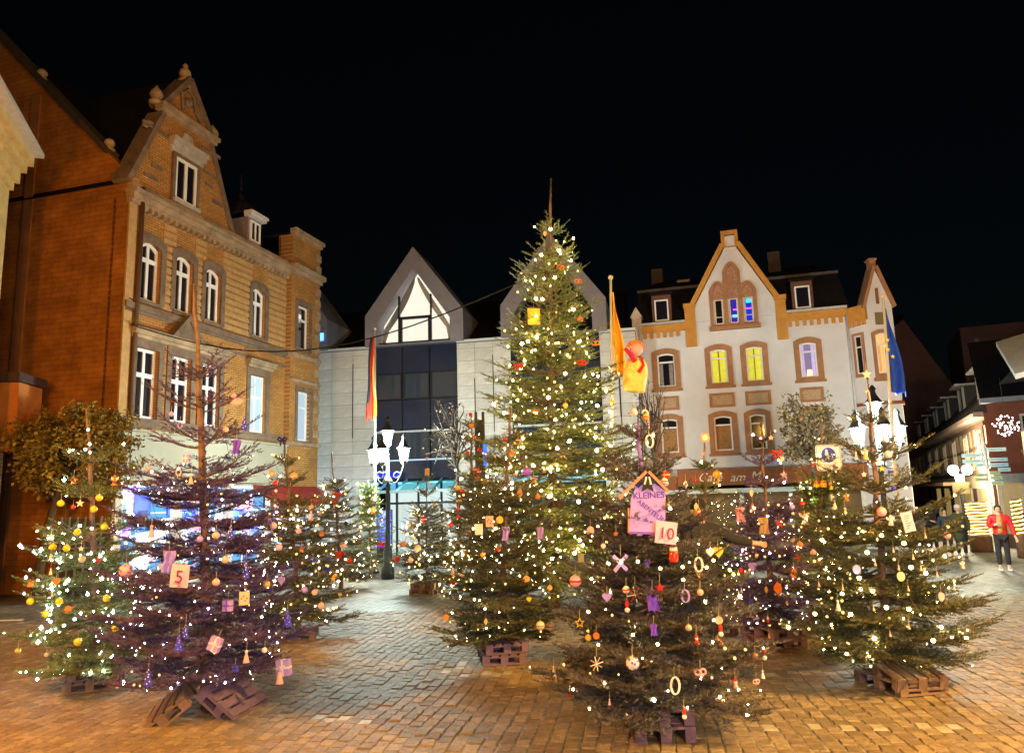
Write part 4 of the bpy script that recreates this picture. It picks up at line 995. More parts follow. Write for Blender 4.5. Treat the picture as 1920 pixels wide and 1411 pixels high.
for k, (px, py) in enumerate(((1664, 637), (1665, 655), (1674, 668), (1660, 648))):
    mb = MB(); pts = []
    for q in range(10):
        a = math.pi / 2 + q * math.pi / 5; r_ = .055 if q % 2 == 0 else .022; pts.append((r_ * math.cos(a), r_ * math.sin(a)))
    c = at(px, py, Y3 - .16)
    s_ = mb.prism(pts, 0, .006).build('star', mat('gold_star', (.9, .8, .2), .7), eu); s_.location = c

# ================================================================== signs and street furniture
def zone_sign():
    Y = 13.2; c = at(1553, 858, Y); t = thing('pedestrian_zone_sign', 'square white pedestrian zone sign with blue disc above the trees', 'sign', (c.x, c.y, 0), R(3))
    MB().tube([(0, .03, 0), (0, .03, c.z + .2)], .03, 8).build('post', mat('galvanised', (.5, .52, .5), .4, metal=.4), t, True)
    s = .225
    def rr(h, r, n=5):
        pts = []
        for cx, cz, a0 in ((h - r, -h + r, -90), (h - r, h - r, 0), (-h + r, h - r, 90), (-h + r, -h + r, 180)):
            for k in range(n + 1): a = R(a0 + 90 * k / n); pts.append((cx + r * math.cos(a), c.z + cz + r * math.sin(a)))
        return pts
    white_s = mat('sign_white', (.58, .68, 1.0), .45, .03)
    b = MB().prism(rr(s, .05), -.02, 0).build('board', white_s, t)
    MB().ring(rr(s - .012, .045), rr(s - .02, .04), -.023, -.0205).build('border', mat('sign_grey', (.12, .12, .16), .5), b)
    blue = mat('sign_blue', (.01, .03, .6), .45, .03)
    MB().prism([(.13 * math.cos(2 * math.pi * k / 28), c.z + .05 + .13 * math.sin(2 * math.pi * k / 28)) for k in range(28)], -.024, -.0205).build('disc', blue, b)
    # adult and child walking hand in hand
    mb = MB()
    def fig(u, z, h):
        mb.prism([(u + h * .12 * math.cos(a), z + h * .88 + h * .12 * math.sin(a)) for a in [2 * math.pi * k / 10 for k in range(10)]], -.027, -.0245)
        mb.prism([(u - h*.17, z + h*.35), (u + h*.17, z + h*.35), (u + h*.13, z + h*.75), (u - h*.13, z + h*.75)], -.027, -.0245)
        mb.prism([(u - h*.2, z), (u - h*.08, z), (u + h*.02, z + h*.348), (u - h*.14, z + h*.348)], -.027, -.0245)
        mb.prism([(u + h*.1, z), (u + h*.22, z), (u + h*.16, z + h*.348), (u + h*.03, z + h*.348)], -.027, -.0245)
    fig(-.035, c.z - .05, .2); fig(.055, c.z - .05, .12); mb.box(-.02, .055, -.027, -.0245, c.z + .02, c.z + .035)
    mb.build('pictogram', white_s, b)
    text('sign_lettering', 'ZONE', .09, mat('sign_grey', (.12, .12, .16), .5), b, (0, -.022, c.z - .15))
zone_sign()

def finger_post():
    Y = 23.8; c = at(1871, 1040, Y); t = thing('finger_post', 'white finger post with pale blue direction boards by the shops', 'signpost', (c.x, Y, 0), R(-8))
    top = at(1858, 825, Y).z
    MB().tube([(0, 0, 0), (0, 0, top)], .04, 8).build('post', mat('white_post', (.7, .7, .68), .5), t, True)
    pb = mat('pale_blue_board', (.42, .62, .68), .5, .06, 4); ol = mat('olive_board', (.36, .42, .24), .5, .08, 4)
    ink = mat('faded_ink', (.16, .26, .32), .6)
    for k, (s, px0, px1, py, m) in enumerate(((1, 1862, 1896, 842, pb), (-1, 1819, 1857, 853, pb), (-1, 1819, 1857, 864, pb), (1, 1863, 1897, 861, pb), (1, 1863, 1897, 871, pb), (-1, 1840, 1857, 871, pb), (1, 1876, 1897, 880, pb), (1, 1862, 1880, 886, ol), (1, 1862, 1882, 895, ol), (1, 1862, 1883, 905, ol), (-1, 1842, 1860, 890, ol), (-1, 1840, 1860, 898, ol))):
        z = at((px0 + px1) / 2, py, Y).z; w = (px1 - px0) * Y / 1400; h = .115
        x0 = .05 if s > 0 else -.05 - w
        if k == 6: x0 += .26
        b = MB().prism([(x0, z - h/2), (x0 + w, z - h/2), (x0 + w + (.0), z + h/2), (x0, z + h/2)], -.03 - .004 * k, -.01 - .004 * k).build('direction_board', m, t)
        MB().box(x0 + w * .15, x0 + w * .8, -.032 - .004 * k, -.0305 - .004 * k, z - .012, z + .01).build('board_line', ink, b)
finger_post()

def wall_lamp():
    Y = 30.5; c = at(1800, 890, Y)
    t = thing('twin_street_lamp', 'dazzling twin lamp on a post before the half-timbered house', 'street lamp', (c.x, Y, 0))
    MB().tube([(0, 0, 0), (0, 0, c.z)], .05, 8).build('post', M_iron, t, True)
    MB().tube([(-.35, 0, c.z), (.35, 0, c.z)], .03, 6).build('crossarm', M_iron, t)
    for s in (-.28, .28):
        MB().ball((s, -.05, c.z + .2), .2, 12, 8).build('globe', lamp_glass('globe_glass', (1, .95, .72), 12), t, True)
        lamp('globe_light', (s, -.05, c.z + .2), 950, (1, .90, .60), .2, t)
    MB().box(-.4, .25, -.1, -.06, c.z - .75, c.z - .3).build('notice_board', mat('olive_notice', (.25, .2, .1), .7), t)
    MB().box(-.25, .1, -.1, -.06, c.z - .27, c.z + .0).build('white_notice', mat('white_notice', (.7, .7, .68), .6), t)
wall_lamp()

def light_cluster():
    Y = 25.0; c = at(1886, 797, Y); rnd = random.Random(5)
    t = thing('light_star', 'pinkish cluster of fairy lights hanging above the street', 'light decoration', (c.x, Y, c.z))
    mb = MB(); fr = MB()
    for k in range(70):
        a = rnd.random() * 6.28; r_ = .42 * rnd.random() ** .5; p_ = (r_ * math.cos(a), rnd.uniform(-.1, .1), r_ * .85 * math.sin(a) - abs(r_ * math.cos(a)) * .1)
        mb.ball(p_, .022, 5, 4)
    for k in range(6): fr.tube([(0, 0, 0), (.42 * math.cos(k * 1.05), 0, .36 * math.sin(k * 1.05))], .008, 4)
    fr.tube([(0, 0, .3), (0, 0, 1.6)], .006, 4)
    fr.build('wire_frame', M_iron, t); mb.build('bulbs', glow('pink_bulb', (1, .72, .68), 7), t)['kind'] = 'stuff'
light_cluster()

def lit_column(px, py0, py1, Y, n, label, turns=11, wpx=18):
    b = at(px, py1, Y); z1 = at(px, py0, Y).z; rad = wpx * Y / 1400
    t = thing('light_wrapped_column', label, 'light decoration', (b.x, Y, 0))
    MB().lathe([(rad * 1.05, 0), (rad * 1.05, max(.1, b.z)), (rad * .9, max(.12, b.z) + .02), (rad * .9, z1)], 12).build('column', mat('brown_column', (.16, .09, .05), .8, .3, 8), t, True)
    mb = MB(); N = turns * 16
    mb.tube([(rad * 1.0 * math.cos(2 * math.pi * turns * k / N), rad * 1.0 * math.sin(2 * math.pi * turns * k / N), max(.15, b.z) + .03 + (z1 - max(.15, b.z) - .05) * k / N + .01 * math.sin(k * 1.3)) for k in range(N)], .022, 5)
    mb.build('light_hose', glow('yellow_hose', (1, .78, .22), 3.5), t)
lit_column(1838, 940, 1005, 27.3, 0, 'column wrapped in yellow light hose behind the person in red')
lit_column(1913, 935, 1005, 24.6, 0, 'column wrapped in yellow light hose at the right picture edge', 9, 8)

def stele():
    Y = 24.0; b = at(905, 1075, Y); t = thing('dark_twin_stele', 'tall dark twin-bar stele with a blue light strip left of the big tree', 'stele', (b.x, Y, 0))
    z1 = at(905, 772, Y).z
    MB().box(-.16, -.07, -.08, .08, 0, z1).box(.07, .16, -.08, .08, 0, z1).box(-.07, .07, -.04, .04, 0, z1 - .25).build('bars', M_iron, t)
    z2 = at(910, 830, Y).z; z3 = at(910, 872, Y).z
    MB().box(.1, .22, -.12, -.085, z3, z2).build('light_strip', glow('blue_strip', (.03, .12, 1), 2.2), t)
stele()

# overhead span wire across the square
def span_wire():
    a = Vector((-10.75, 22.6, 8.4)); m_ = at(590, 603, 26.0); b = at(1012, 512, 16.3); mb = MB(); pts = []
    A = at(222, 600, 21.4)
    for k in range(17):
        f = k / 16; p_ = A.lerp(b, f); pts.append((p_.x, p_.y, p_.z - 1.35 * math.sin(math.pi * f) ** 1.0))
    mb.tube(pts, .018, 5)
    tag(mb.build('span_wire', M_iron), 'thin dark span wire from the brick house to the big tree', 'cable')
span_wire()
# ================================================================== fir trees
def spray_template(n, seed):
    r = random.Random(seed); T = []
    for i in range(n):
        x = (i + .5) / n
        a = r.choice((r.uniform(-.35, .9), math.pi - r.uniform(-.35, .9), r.uniform(.9, 2.2)))
        ln = r.uniform(.75, 1.1) * (1 if x < .9 else .8)
        fw = r.uniform(.35, .75) + (x > .9) * .4
        T.append(((x, -.2, 0, 0), (x, .2, 0, 0), (x, fw, math.cos(a) * ln, math.sin(a) * ln * .8)))
    return np.array(T, dtype=np.float64).reshape(-1, 4)
SPRAYS = [spray_template(26, 1), spray_template(26, 2), spray_template(26, 3)]

M_bark = mat('fir_bark', (.17, .11, .085), .85, .3, 12, .5, 40)
M_bark_violet = mat('violet_cast_bark', (.22, .13, .50), .8, .3, 10, .4, 40)  # violet cast of the shadows painted into the bark colour
def needle_mat(name, c1, c2):
    m = mat(name, c1, .55, .25, 2.3, col2=c2, spec=.3); n = m.node_tree.nodes; l = m.node_tree.links; b = n['Principled BSDF']
    src = b.inputs['Base Color'].links[0].from_socket
    ge = n.new('ShaderNodeNewGeometry'); mr = n.new('ShaderNodeMapRange'); mr.inputs[3].default_value = .45; mr.inputs[4].default_value = 1.75
    l.new(ge.outputs['Random Per Island'], mr.inputs[0]); mx = n.new('ShaderNodeMix'); mx.data_type = 'RGBA'; mx.blend_type = 'MULTIPLY'; mx.inputs[0].default_value = 1
    l.new(src, mx.inputs[6]); l.new(mr.outputs[0], mx.inputs[7]); l.new(mx.outputs[2], b.inputs['Base Color'])
    return m
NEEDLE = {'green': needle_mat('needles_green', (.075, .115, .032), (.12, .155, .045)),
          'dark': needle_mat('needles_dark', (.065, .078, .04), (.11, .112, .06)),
          'blue': needle_mat('needles_umber_cast', (.072, .070, .072), (.125, .115, .105)),  # brown and violet cast of the light put into the needle colour
          'violet': needle_mat('needles_violet_cast', (.070, .046, .125), (.125, .085, .19)),  # needles tinted with the violet cast of the shade
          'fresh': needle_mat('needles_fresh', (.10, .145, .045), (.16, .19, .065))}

class Fir:
    pass
def fir(label, base, H, Rm, seed, needles='green', g=1.0, z0=.5, bare=.3, sparse_top=0.0, top=None, power=.85, gap=.24, per=7, bark=None, group='decorated fir trees on the square', dens=1.35, name='christmas_tree', droop=.12, jit=(.78, 1.12), small_n=5, sgap=1.55):
    rnd = random.Random(seed); base = Vector(base); f = Fir(); f.base = base; f.H = H; f.Rm = Rm; f.z0 = z0; f.power = power
    f.top = Vector(top) if top is not None else base + Vector((0, 0, H))
    t = thing(name, label, 'Christmas tree', base, 0, group); f.obj = t
    axis = f.top - base
    def ax(z):
        q = z / H
        return Vector((axis.x * q ** 1.3, axis.y * q ** 1.3, z))
    f.ax = ax
    f.rad = lambda z: Rm * max(0.02, 1 - (z - z0) / max(.1, (H - bare * .5 - z0))) ** power if z >= z0 else Rm * .8
    n = 14
    MB().tube([ax(H * k / n) + Vector((.012 * math.sin(k * 2.1 + seed), .012 * math.cos(k * 1.7), 0)) for k in range(n + 1)], [.055 * (H / 3.5) ** .7 * (1 - .86 * k / n) + .006 for k in range(n + 1)], 8).build('trunk', bark or M_bark, t, True)
    wood = MB(); S = []      # sprays: origin, dir, up, length
    tips = []
    def emit(o, d, up, length, lvl):
        sl = .17 * g; k = max(1, round(length / sl)); sl = length / k
        for i in range(k):
            dd = (d + Vector((rnd.uniform(-.08, .08), rnd.uniform(-.08, .08), rnd.uniform(-.06, .1)))).normalized()
            S.append((o + d * (sl * i), dd, up, sl * 1.12))
        if lvl < 1 and length > .17 * g:
            st = .085 * g / (dens if z < H - sparse_top else dens * .7); q = st * .9; sd = rnd.choice((-1, 1))
            while q < length * .93:
                side = d.cross(up).normalized() * sd; l2 = min(.30 * g, .5 * (length - q) + .07 * g) * rnd.uniform(.75, 1.15)
                d2 = (d * .72 + side * .7 + up * rnd.uniform(-.12, .18)).normalized()
                emit(o + d * q, d2, up, l2, 1); sd = -sd; q += st * rnd.uniform(.8, 1.2)
        tips.append((o + d * length, d))
    z = z0; wi = 0
    while z < H - bare:
        q = (z - z0) / (H - z0)
        sparse = sparse_top > 0 and z > H - sparse_top
        cnt = per if not sparse else max(4, per - 2)
        a0 = rnd.random() * 6.28
        for k in range(cnt + (0 if sparse else small_n)):
            small = k >= cnt
            a = a0 + 6.283 * k / cnt + rnd.uniform(-.25, .25)
            zz = z + rnd.uniform(-.05, .05) if not small else z + gap * rnd.uniform(.15, .9)
            if zz > H - bare: continue
            L = f.rad(zz) * rnd.uniform(*jit) * (rnd.uniform(.5, .9) if small else 1)
            L = max(L, .16 * g)
            el = -droop * (1 - q) * 1.6 + .75 * q ** 1.4 + (rnd.uniform(-.1, .1) if not small else rnd.uniform(-.3, .25))
            d0 = Vector((math.cos(a), math.sin(a), 0)); o = ax(zz)
            npt = max(3, int(L / (.14 * g)) + 1); pts = []
            for i in range(npt + 1):
                s = i / npt
                pts.append(o + d0 * (L * s * math.cos(el)) + Vector((0, 0, L * (math.sin(el) * s - .10 * math.sin(s * 3.1) * (1 - q) + .10 * s * s))))
            wood.tube(pts, [(.013 * (1 - .8 * i / npt) + .002) * (L + .25) for i in range(npt + 1)], 4, False)
            for i in range(npt):
                seg = pts[i + 1] - pts[i]; d = seg.normalized(); side = d.cross(Vector((0, 0, 1)))
                if side.length < 1e-3: side = Vector((1, 0, 0))
                up = side.cross(d).normalized(); s = i / npt
                if s > .12: S.append((pts[i], d, up, seg.length * 1.1))
                if s < .14 and L > .5: continue
                st = .095 * g / (dens if not sparse else dens * .75); m = max(1, round(seg.length / st))
                for j in range(m):
                    for sd in (-1, 1):
                        oo = pts[i] + seg * ((j + rnd.random()) / m); rem = L * (1 - s)
                        l2 = min(.48 * g, .5 * rem + .09 * g) * rnd.uniform(.65, 1.1)
                        d2 = (d * .62 + side.normalized() * sd * .78 + up * rnd.uniform(-.12, .22)).normalized()
                        emit(oo, d2, up, l2, 0 if l2 > .2 * g else 1)
            d = (pts[-1] - pts[-2]).normalized(); tips.append((pts[-1], d))
            if L > .3: S.append((pts[-1], d, Vector((0, 0, 1)), .16 * g))
        step = gap * (1 - .35 * q if not sparse else sgap) * rnd.uniform(.85, 1.15)
        z += step; wi += 1
    # needles up the leader
    zz = H - bare
    while zz < H - .02:
        S.append((ax(zz), Vector((0, 0, 1)), Vector((1, 0, 0)), min(.14, H - zz))); zz += .12
    wood.build('branches', M_bark, t)['kind'] = 'stuff'
    # grow needles
    O = np.array([s[0] for s in S]); D = np.array([s[1] for s in S]); U = np.array([s[2] for s in S]); Ln = np.array([s[3] for s in S])
    SD = np.cross(D, U); SD /= np.maximum(np.linalg.norm(SD, axis=1, keepdims=True), 1e-6); U = np.cross(SD, D)
    nl = .034 * g ** .8
    parts = []
    which = np.arange(len(S)) % 3
    for w in range(3):
        T = SPRAYS[w]; idx = which == w
        if not idx.any(): continue
        al = T[None, :, 0] * Ln[idx, None] + T[None, :, 1] * nl
        P = O[idx][:, None, :] + D[idx][:, None, :] * al[..., None] + SD[idx][:, None, :] * (T[None, :, 2, None] * nl) + U[idx][:, None, :] * (T[None, :, 3, None] * nl)
        parts.append(P.reshape(-1, 3))
    P = np.concatenate(parts).astype(np.float32); nt = len(P) // 3
    me = bpy.data.meshes.new('crown'); me.vertices.add(len(P)); me.vertices.foreach_set('co', P.ravel())
    me.loops.add(len(P)); me.loops.foreach_set('vertex_index', np.arange(len(P), dtype=np.int32))
    me.polygons.add(nt); me.polygons.foreach_set('loop_start', np.arange(0, len(P), 3, dtype=np.int32)); me.polygons.foreach_set('loop_total', np.full(nt, 3, dtype=np.int32))
    me.update(); me.materials.append(NEEDLE[needles]); obj('crown', me, t)
    f.tips = tips; f.tris = nt
    TREES.append(f)
    return f
TREES = []

def fairy_lights(f, n, label, m, rad=.011, seed=0, zmin=.0, zmax=99, star=False, front=.5, big=None, bigm=None):
    """one string of fairy lights lying on a tree: wire and bulbs"""
    rnd = random.Random(seed + 77); pts = []
    c = [(o, d) for o, d in f.tips if zmin <= o.z <= zmax and math.hypot(o.x - f.ax(o.z).x, o.y - f.ax(o.z).y) > .45 * f.rad(o.z)]
    # prefer the side towards the square
    c.sort(key=lambda s: rnd.random() * (1.0 if s[0].y < f.ax(s[0].z).y + .1 else 1 / max(.02, 1 - front)))
    pts = [o + d * .02 + Vector((0, 0, .012)) for o, d in c[:n]]
    t = thing('fairy_lights', label, 'fairy lights', f.base, 0, 'fairy lights on the fir trees')
    mb = MB()
    soft = MB()
    for p in pts:
        if not star and rnd.random() < .38:
            soft.ball(p, rad * rnd.uniform(.9, 1.6), 6, 4); continue
        r_ = rad * rnd.choice((.4, .5, .6, .7, .8, 1.0, 1.3))
        if star:  # starburst glare of a bulb built as a flat star
            R1 = r_ * 2.3; a0 = rnd.uniform(-.3, .3); q = []
            for k in range(8):
                a = a0 + k * math.pi / 4; rr = R1 if k % 2 == 0 else R1 * .36; q.append((p.x + rr * math.cos(a), p.z + rr * math.sin(a)))
            mb.prism(q, p.y - .006, p.y + .006)
        else:
            mb.ball(p, r_, 6, 4)
    b = mb.build('bulbs', m, t); b['kind'] = 'stuff'
    if soft.v: soft.build('dim_bulbs', glow('amber_bulb', (1, .60, .17), 2.4), t)['kind'] = 'stuff'
    if big:
        mb = MB()
        for p in rnd.sample(pts, min(big, len(pts))): mb.ball(p + Vector((0, -.03, 0)), rad * 1.6, 8, 6)
        b = mb.build('large_bulbs', bigm or m, t); b['kind'] = 'stuff'
    ws = sorted(pts, key=lambda p: (round(p.z / .35), math.atan2(p.y, p.x)))
    w = MB()
    for a, b2 in zip(ws[:-1], ws[1:]):
        if True:
            mid = (a + b2) * .5 - Vector((0, 0, .05 * (a - b2).length)); w.tube([a, mid, b2], .0025, 3, False)
    if w.v: w.build('wire', mat('green_wire', (.02, .04, .02), .6), t)
    return t

def pick(px, py): return on_ground(px, py)
def topz(px, py, Y): return at(px, py, Y)
WARM = glow('warm_bulb', (1, .76, .38), 150); WARM2 = glow('golden_bulb', (1, .68, .24), 170); COLD = glow('cold_bulb', (.80, .95, 1), 95); PINKISH = glow('rosy_bulb', (1, .68, .40), 120)

FIRS = {}
def add_fir(key, label, bx, by, tx, ty, Rm, seed, **kw):
    b = on_ground(bx, by); Y = b.y; tp = at(tx, ty, Y)
    kw.setdefault('top', (tp.x, tp.y + kw.pop('lean_y', 0), tp.z))
    FIRS[key] = fir(label, b, tp.z, Rm, seed, **kw); return FIRS[key]
add_fir('A', 'fir with white starburst lights and yellow balls at the left edge', 178, 1285, 163, 765, 1.08, 1, needles='fresh', sparse_top=1.9, bare=.45, gap=.30, per=6, power=.62, dens=1.55)
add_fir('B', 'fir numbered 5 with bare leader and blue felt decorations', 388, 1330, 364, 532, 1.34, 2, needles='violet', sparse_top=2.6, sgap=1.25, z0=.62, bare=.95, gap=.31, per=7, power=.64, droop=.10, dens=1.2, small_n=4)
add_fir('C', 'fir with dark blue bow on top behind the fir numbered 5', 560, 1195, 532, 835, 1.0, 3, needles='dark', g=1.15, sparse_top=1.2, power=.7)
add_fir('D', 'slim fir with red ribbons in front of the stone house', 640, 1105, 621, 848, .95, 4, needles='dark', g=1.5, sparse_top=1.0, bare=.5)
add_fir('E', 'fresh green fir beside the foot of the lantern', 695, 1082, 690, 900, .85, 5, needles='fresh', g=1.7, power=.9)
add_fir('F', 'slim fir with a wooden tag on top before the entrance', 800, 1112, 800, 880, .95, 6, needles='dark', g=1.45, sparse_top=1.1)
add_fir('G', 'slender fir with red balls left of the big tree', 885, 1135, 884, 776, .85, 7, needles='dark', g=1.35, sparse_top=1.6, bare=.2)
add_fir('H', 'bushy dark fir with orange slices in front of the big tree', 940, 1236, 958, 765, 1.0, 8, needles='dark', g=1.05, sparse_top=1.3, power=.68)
add_fir('I', 'very tall fir with hundreds of warm lights in the middle of the square', 1042, 1138, 1032, 336, 2.4, 9, needles='fresh', g=1.75, z0=1.1, bare=1.0, sparse_top=2.2, gap=.40, per=9, power=.92, jit=(.62, 1.22), small_n=4, name='tall_christmas_tree', dens=1.1, droop=.2)
add_fir('J', 'nearest fir numbered 10 with a painted poster and many handmade ornaments', 1234, 1368, 1194, 762, 1.25, 10, needles='blue', sparse_top=1.25, bare=.32, gap=.22, per=8, bark=M_bark_violet, power=.74, droop=.10, dens=1.6)
add_fir('K', 'slender fir topped by a round biscuit before the café sign', 1330, 1185, 1320, 812, .75, 11, needles='green', g=1.2, sparse_top=1.7, bare=.35)
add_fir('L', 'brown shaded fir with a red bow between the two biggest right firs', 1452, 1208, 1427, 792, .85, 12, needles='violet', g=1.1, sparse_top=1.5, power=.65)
add_fir('N', 'fir with orange and gold ornaments under the zone sign', 1545, 1175, 1540, 782, .9, 13, needles='green', g=1.2, sparse_top=1.2, bare=.4)
add_fir('M', 'broad fir with big yellow lamps and pink discs at the right', 1672, 1284, 1626, 700, 1.28, 14, needles='dark', sparse_top=2.0, bare=.6, gap=.25, per=7, power=.66, dens=1.6)
fairy_lights(FIRS['A'], 202, 'cold white lights with starburst glare built in on the fir at the left edge', COLD, .0085, 1, star=True)
fairy_lights(FIRS['B'], 260, 'small white lights on the fir numbered 5', glow('soft_white_bulb', (1, .88, .75), 80), .008, 2, zmax=3.2)
fairy_lights(FIRS['C'], 202, 'warm lights on the fir with the dark blue bow', PINKISH, .014, 3)
fairy_lights(FIRS['D'], 108, 'warm lights on the slim fir with red ribbons', PINKISH, .019, 4)
fairy_lights(FIRS['E'], 94, 'warm lights on the fresh green fir by the lantern', WARM, .021, 5)
fairy_lights(FIRS['F'], 101, 'warm lights on the slim fir before the entrance', WARM, .018, 6)
fairy_lights(FIRS['G'], 121, 'warm lights on the slender fir with red balls', WARM, .016, 7)
fairy_lights(FIRS['H'], 120, 'warm lights on the bushy fir with orange slices', WARM, .011, 8)
fairy_lights(FIRS['I'], 580, 'warm lights winding all over the very tall fir', WARM2, .019, 9, front=.75, big=34, bigm=PINKISH)
fairy_lights(FIRS['J'], 94, 'golden lights on the nearest fir numbered 10', WARM2, .010, 10, big=10)
fairy_lights(FIRS['K'], 94, 'white lights on the slender fir topped by a biscuit', WARM, .012, 11)
fairy_lights(FIRS['L'], 175, 'rosy lights on the brown shaded fir with the red bow', PINKISH, .012, 12)
fairy_lights(FIRS['N'], 135, 'warm lights on the fir under the zone sign', WARM2, .012, 13)
fairy_lights(FIRS['M'], 162, 'yellow lamps and small lights on the broad right fir', WARM2, .011, 14, big=14)

# ================================================================== pallets carrying the trees
M_pal = [mat('pallet_board_%d' % k, c, .85, .35, 9, .5, 30, vary=.2) for k, c in enumerate(((.26, .17, .12), (.20, .13, .11), (.20, .13, .22)))]  # last tone has the violet shadow cast mixed into the wood
def pallet(loc, rot, label, mk=0, w=.62, d=.8, nb=5):
    t = thing('wooden_pallet', label, 'pallet', loc, 0, 'pallets under the fir trees'); t.rotation_euler = rot
    m = M_pal[mk]; unit = MB().box(-.5, .5, -.5, .5, -.5, .5); me = unit.mesh('plank'); me.materials.append(m)
    for k in range(nb):
        obj('top_board', me, t, ((k / (nb - 1) - .5) * (w - .1), 0, .131), None, (.1, d, .022))
    for y in (-d / 2 + .05, 0, d / 2 - .05):
        obj('stringer', me, t, (0, y, .109), None, (w, .1, .022)); obj('bottom_board', me, t, (0, y, .011), None, (w, .1, .022))
        for x in (-w / 2 + .05, 0, w / 2 - .05): obj('block', me, t, (x, y, .06), None, (.1, .1, .076))
    return t
def stack(key, n, rz, mk, lab):
    b = FIRS[key].base
    for k in range(n):
        pallet((b.x, b.y + .0, .004 + .146 * k), (0, 0, rz + .12 * k), ('weathered pallet %s' % lab) + (', topmost of two' if k else (', lowest of two' if n > 1 else '')), mk)
stack('A', 2, R(20), 1, 'under the fir with starburst lights')
b = FIRS['B'].base
pallet((b.x - .30, b.y - .22, .03), (R(6), R(-38), R(12)), 'weathered pallet leaning against the left side of the fir numbered 5', 1)
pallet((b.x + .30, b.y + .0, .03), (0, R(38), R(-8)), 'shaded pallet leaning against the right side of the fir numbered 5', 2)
stack('C', 1, R(10), 1, 'under the fir with the blue bow'); stack('F', 2, R(-15), 0, 'under the slim fir before the entrance'); stack('H', 2, R(8), 2, 'under the bushy fir with orange slices')
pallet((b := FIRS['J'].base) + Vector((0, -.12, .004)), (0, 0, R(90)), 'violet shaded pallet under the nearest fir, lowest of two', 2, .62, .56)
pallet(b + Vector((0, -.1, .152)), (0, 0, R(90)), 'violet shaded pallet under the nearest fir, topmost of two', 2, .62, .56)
stack('L', 2, R(12), 2, 'under the brown shaded fir'); stack('N', 1, R(5), 1, 'under the fir below the zone sign'); stack('K', 1, R(15), 1, 'under the slender fir with the biscuit')
b = FIRS['M'].base
pallet((b.x + .05, b.y - .1, .004), (0, 0, R(12)), 'red brown pallet under the broad right fir, lowest of two', 0)
pallet((b.x + .05, b.y - .12, .152), (R(14), 0, R(8)), 'red brown pallet tilted under the broad right fir, topmost of two', 0)
# ================================================================== leafy and bare trees
def leaf_tree(label, base, trunk_pts, crown_c, crown_r, nleaf, leaf_m, seed, name='street_tree', lsize=.09, cat='tree', bark=None, twigs=60):
    rnd = random.Random(seed); base = Vector(base)
    t = thing(name, label, cat, base)
    bark = bark or mat('street_tree_bark', (.07, .05, .035), .9, .3, 12, .5, 30)
    pts = [Vector(p) for p in trunk_pts]
    MB().tube(pts, [.13 * (1 - .6 * k / (len(pts) - 1)) * crown_r[0] / 1.6 for k in range(len(pts))], 8).build('trunk', bark, t, True)
    w = MB(); ends = []
    c = Vector(crown_c)
    for k in range(twigs):
        a = rnd.random() * 6.283; el = rnd.uniform(-.75, 1.1); u = Vector((math.cos(a) * math.cos(el) * crown_r[0], math.sin(a) * math.cos(el) * crown_r[1], math.sin(el) * crown_r[2])) * rnd.uniform(.6, 1.0)
        s = pts[-1].lerp(pts[len(pts) // 2], rnd.random() * .7); e = c + u; m = s.lerp(e, .5) + Vector((rnd.uniform(-.15, .15), rnd.uniform(-.15, .15), .12))
        w.tube([s, m, e], [.03, .018, .006], 4, False); ends.append((s, m, e))
        for j in range(3):
            f = rnd.uniform(.4, 1); q = m.lerp(e, f); q2 = q + Vector((rnd.uniform(-.35, .35), rnd.uniform(-.35, .35), rnd.uniform(-.1, .4))) * crown_r[0] * .5; w.tube([q, q2], [.01, .003], 3, False); ends.append((q, q.lerp(q2, .5), q2))
    w.build('branches', bark, t)['kind'] = 'stuff'
    if nleaf:
        V = []; F = []
        for k in range(nleaf):
            s, m, e = rnd.choice(ends); f = rnd.random(); p = m.lerp(e, f) + Vector((rnd.gauss(0, .09), rnd.gauss(0, .09), rnd.gauss(0, .09)))
            d = Vector((rnd.gauss(0, 1), rnd.gauss(0, 1), rnd.gauss(-.4, .8))).normalized(); sd = d.cross(Vector((rnd.random(), rnd.random(), 1))).normalized(); L = lsize * rnd.uniform(.6, 1.3)
            o = len(V); V += [tuple(p), tuple(p + d * L * .5 + sd * L * .32), tuple(p + d * L), tuple(p + d * L * .5 - sd * L * .32)]; F.append((o, o + 1, o + 2, o + 3))
        me = bpy.data.meshes.new('crown'); me.from_pydata(V, [], F); me.materials.append(leaf_m); me.update(); obj('crown', me, t)
    return t
olive = mat('olive_leaves', (.17, .125, .02), .7, .5, 3, col2=(.27, .19, .04))
tan = mat('tan_leaves', (.095, .058, .02), .7, .4, 3, col2=(.15, .095, .035))
b = on_ground(66, 1130); c = at(140, 858, b.y) - b
leaf_tree('leafy olive street tree in front of the annex at the left', b, [(0,0,0), (.05,0,.9), (.15,0,1.8), (c.x*.6,0,c.z-.6), (c.x,0,c.z+.3)], (c.x, 0, c.z - .1), (1.75, 1.5, 1.8), 15000, olive, 5, lsize=.13, twigs=90)
b = on_ground(1538, 1062); c = at(1538, 812, b.y) - b
leaf_tree('tan half bare tree standing before the café windows', b, [(0,0,0), (0,0,1.5), (.05,0,2.6), (0,0,c.z)], (0, 0, c.z - .1), (1.15, 1.0, 1.55), 3200, tan, 6, lsize=.11, twigs=70, name='young_tree')
b = on_ground(862, 1080); c = at(830, 830, b.y) - b
leaf_tree('bare young tree with thin twigs before the dark glass bay', b, [(0,0,0), (0,0,1.5), (-.02,0,2.6), (-.05,0,c.z+.6)], (-.15, 0, c.z + .1), (1.0, .9, 1.5), 160, tan, 7, lsize=.08, twigs=55, name='bare_tree')
b = on_ground(1238, 1075); c = at(1238, 800, b.y) - b
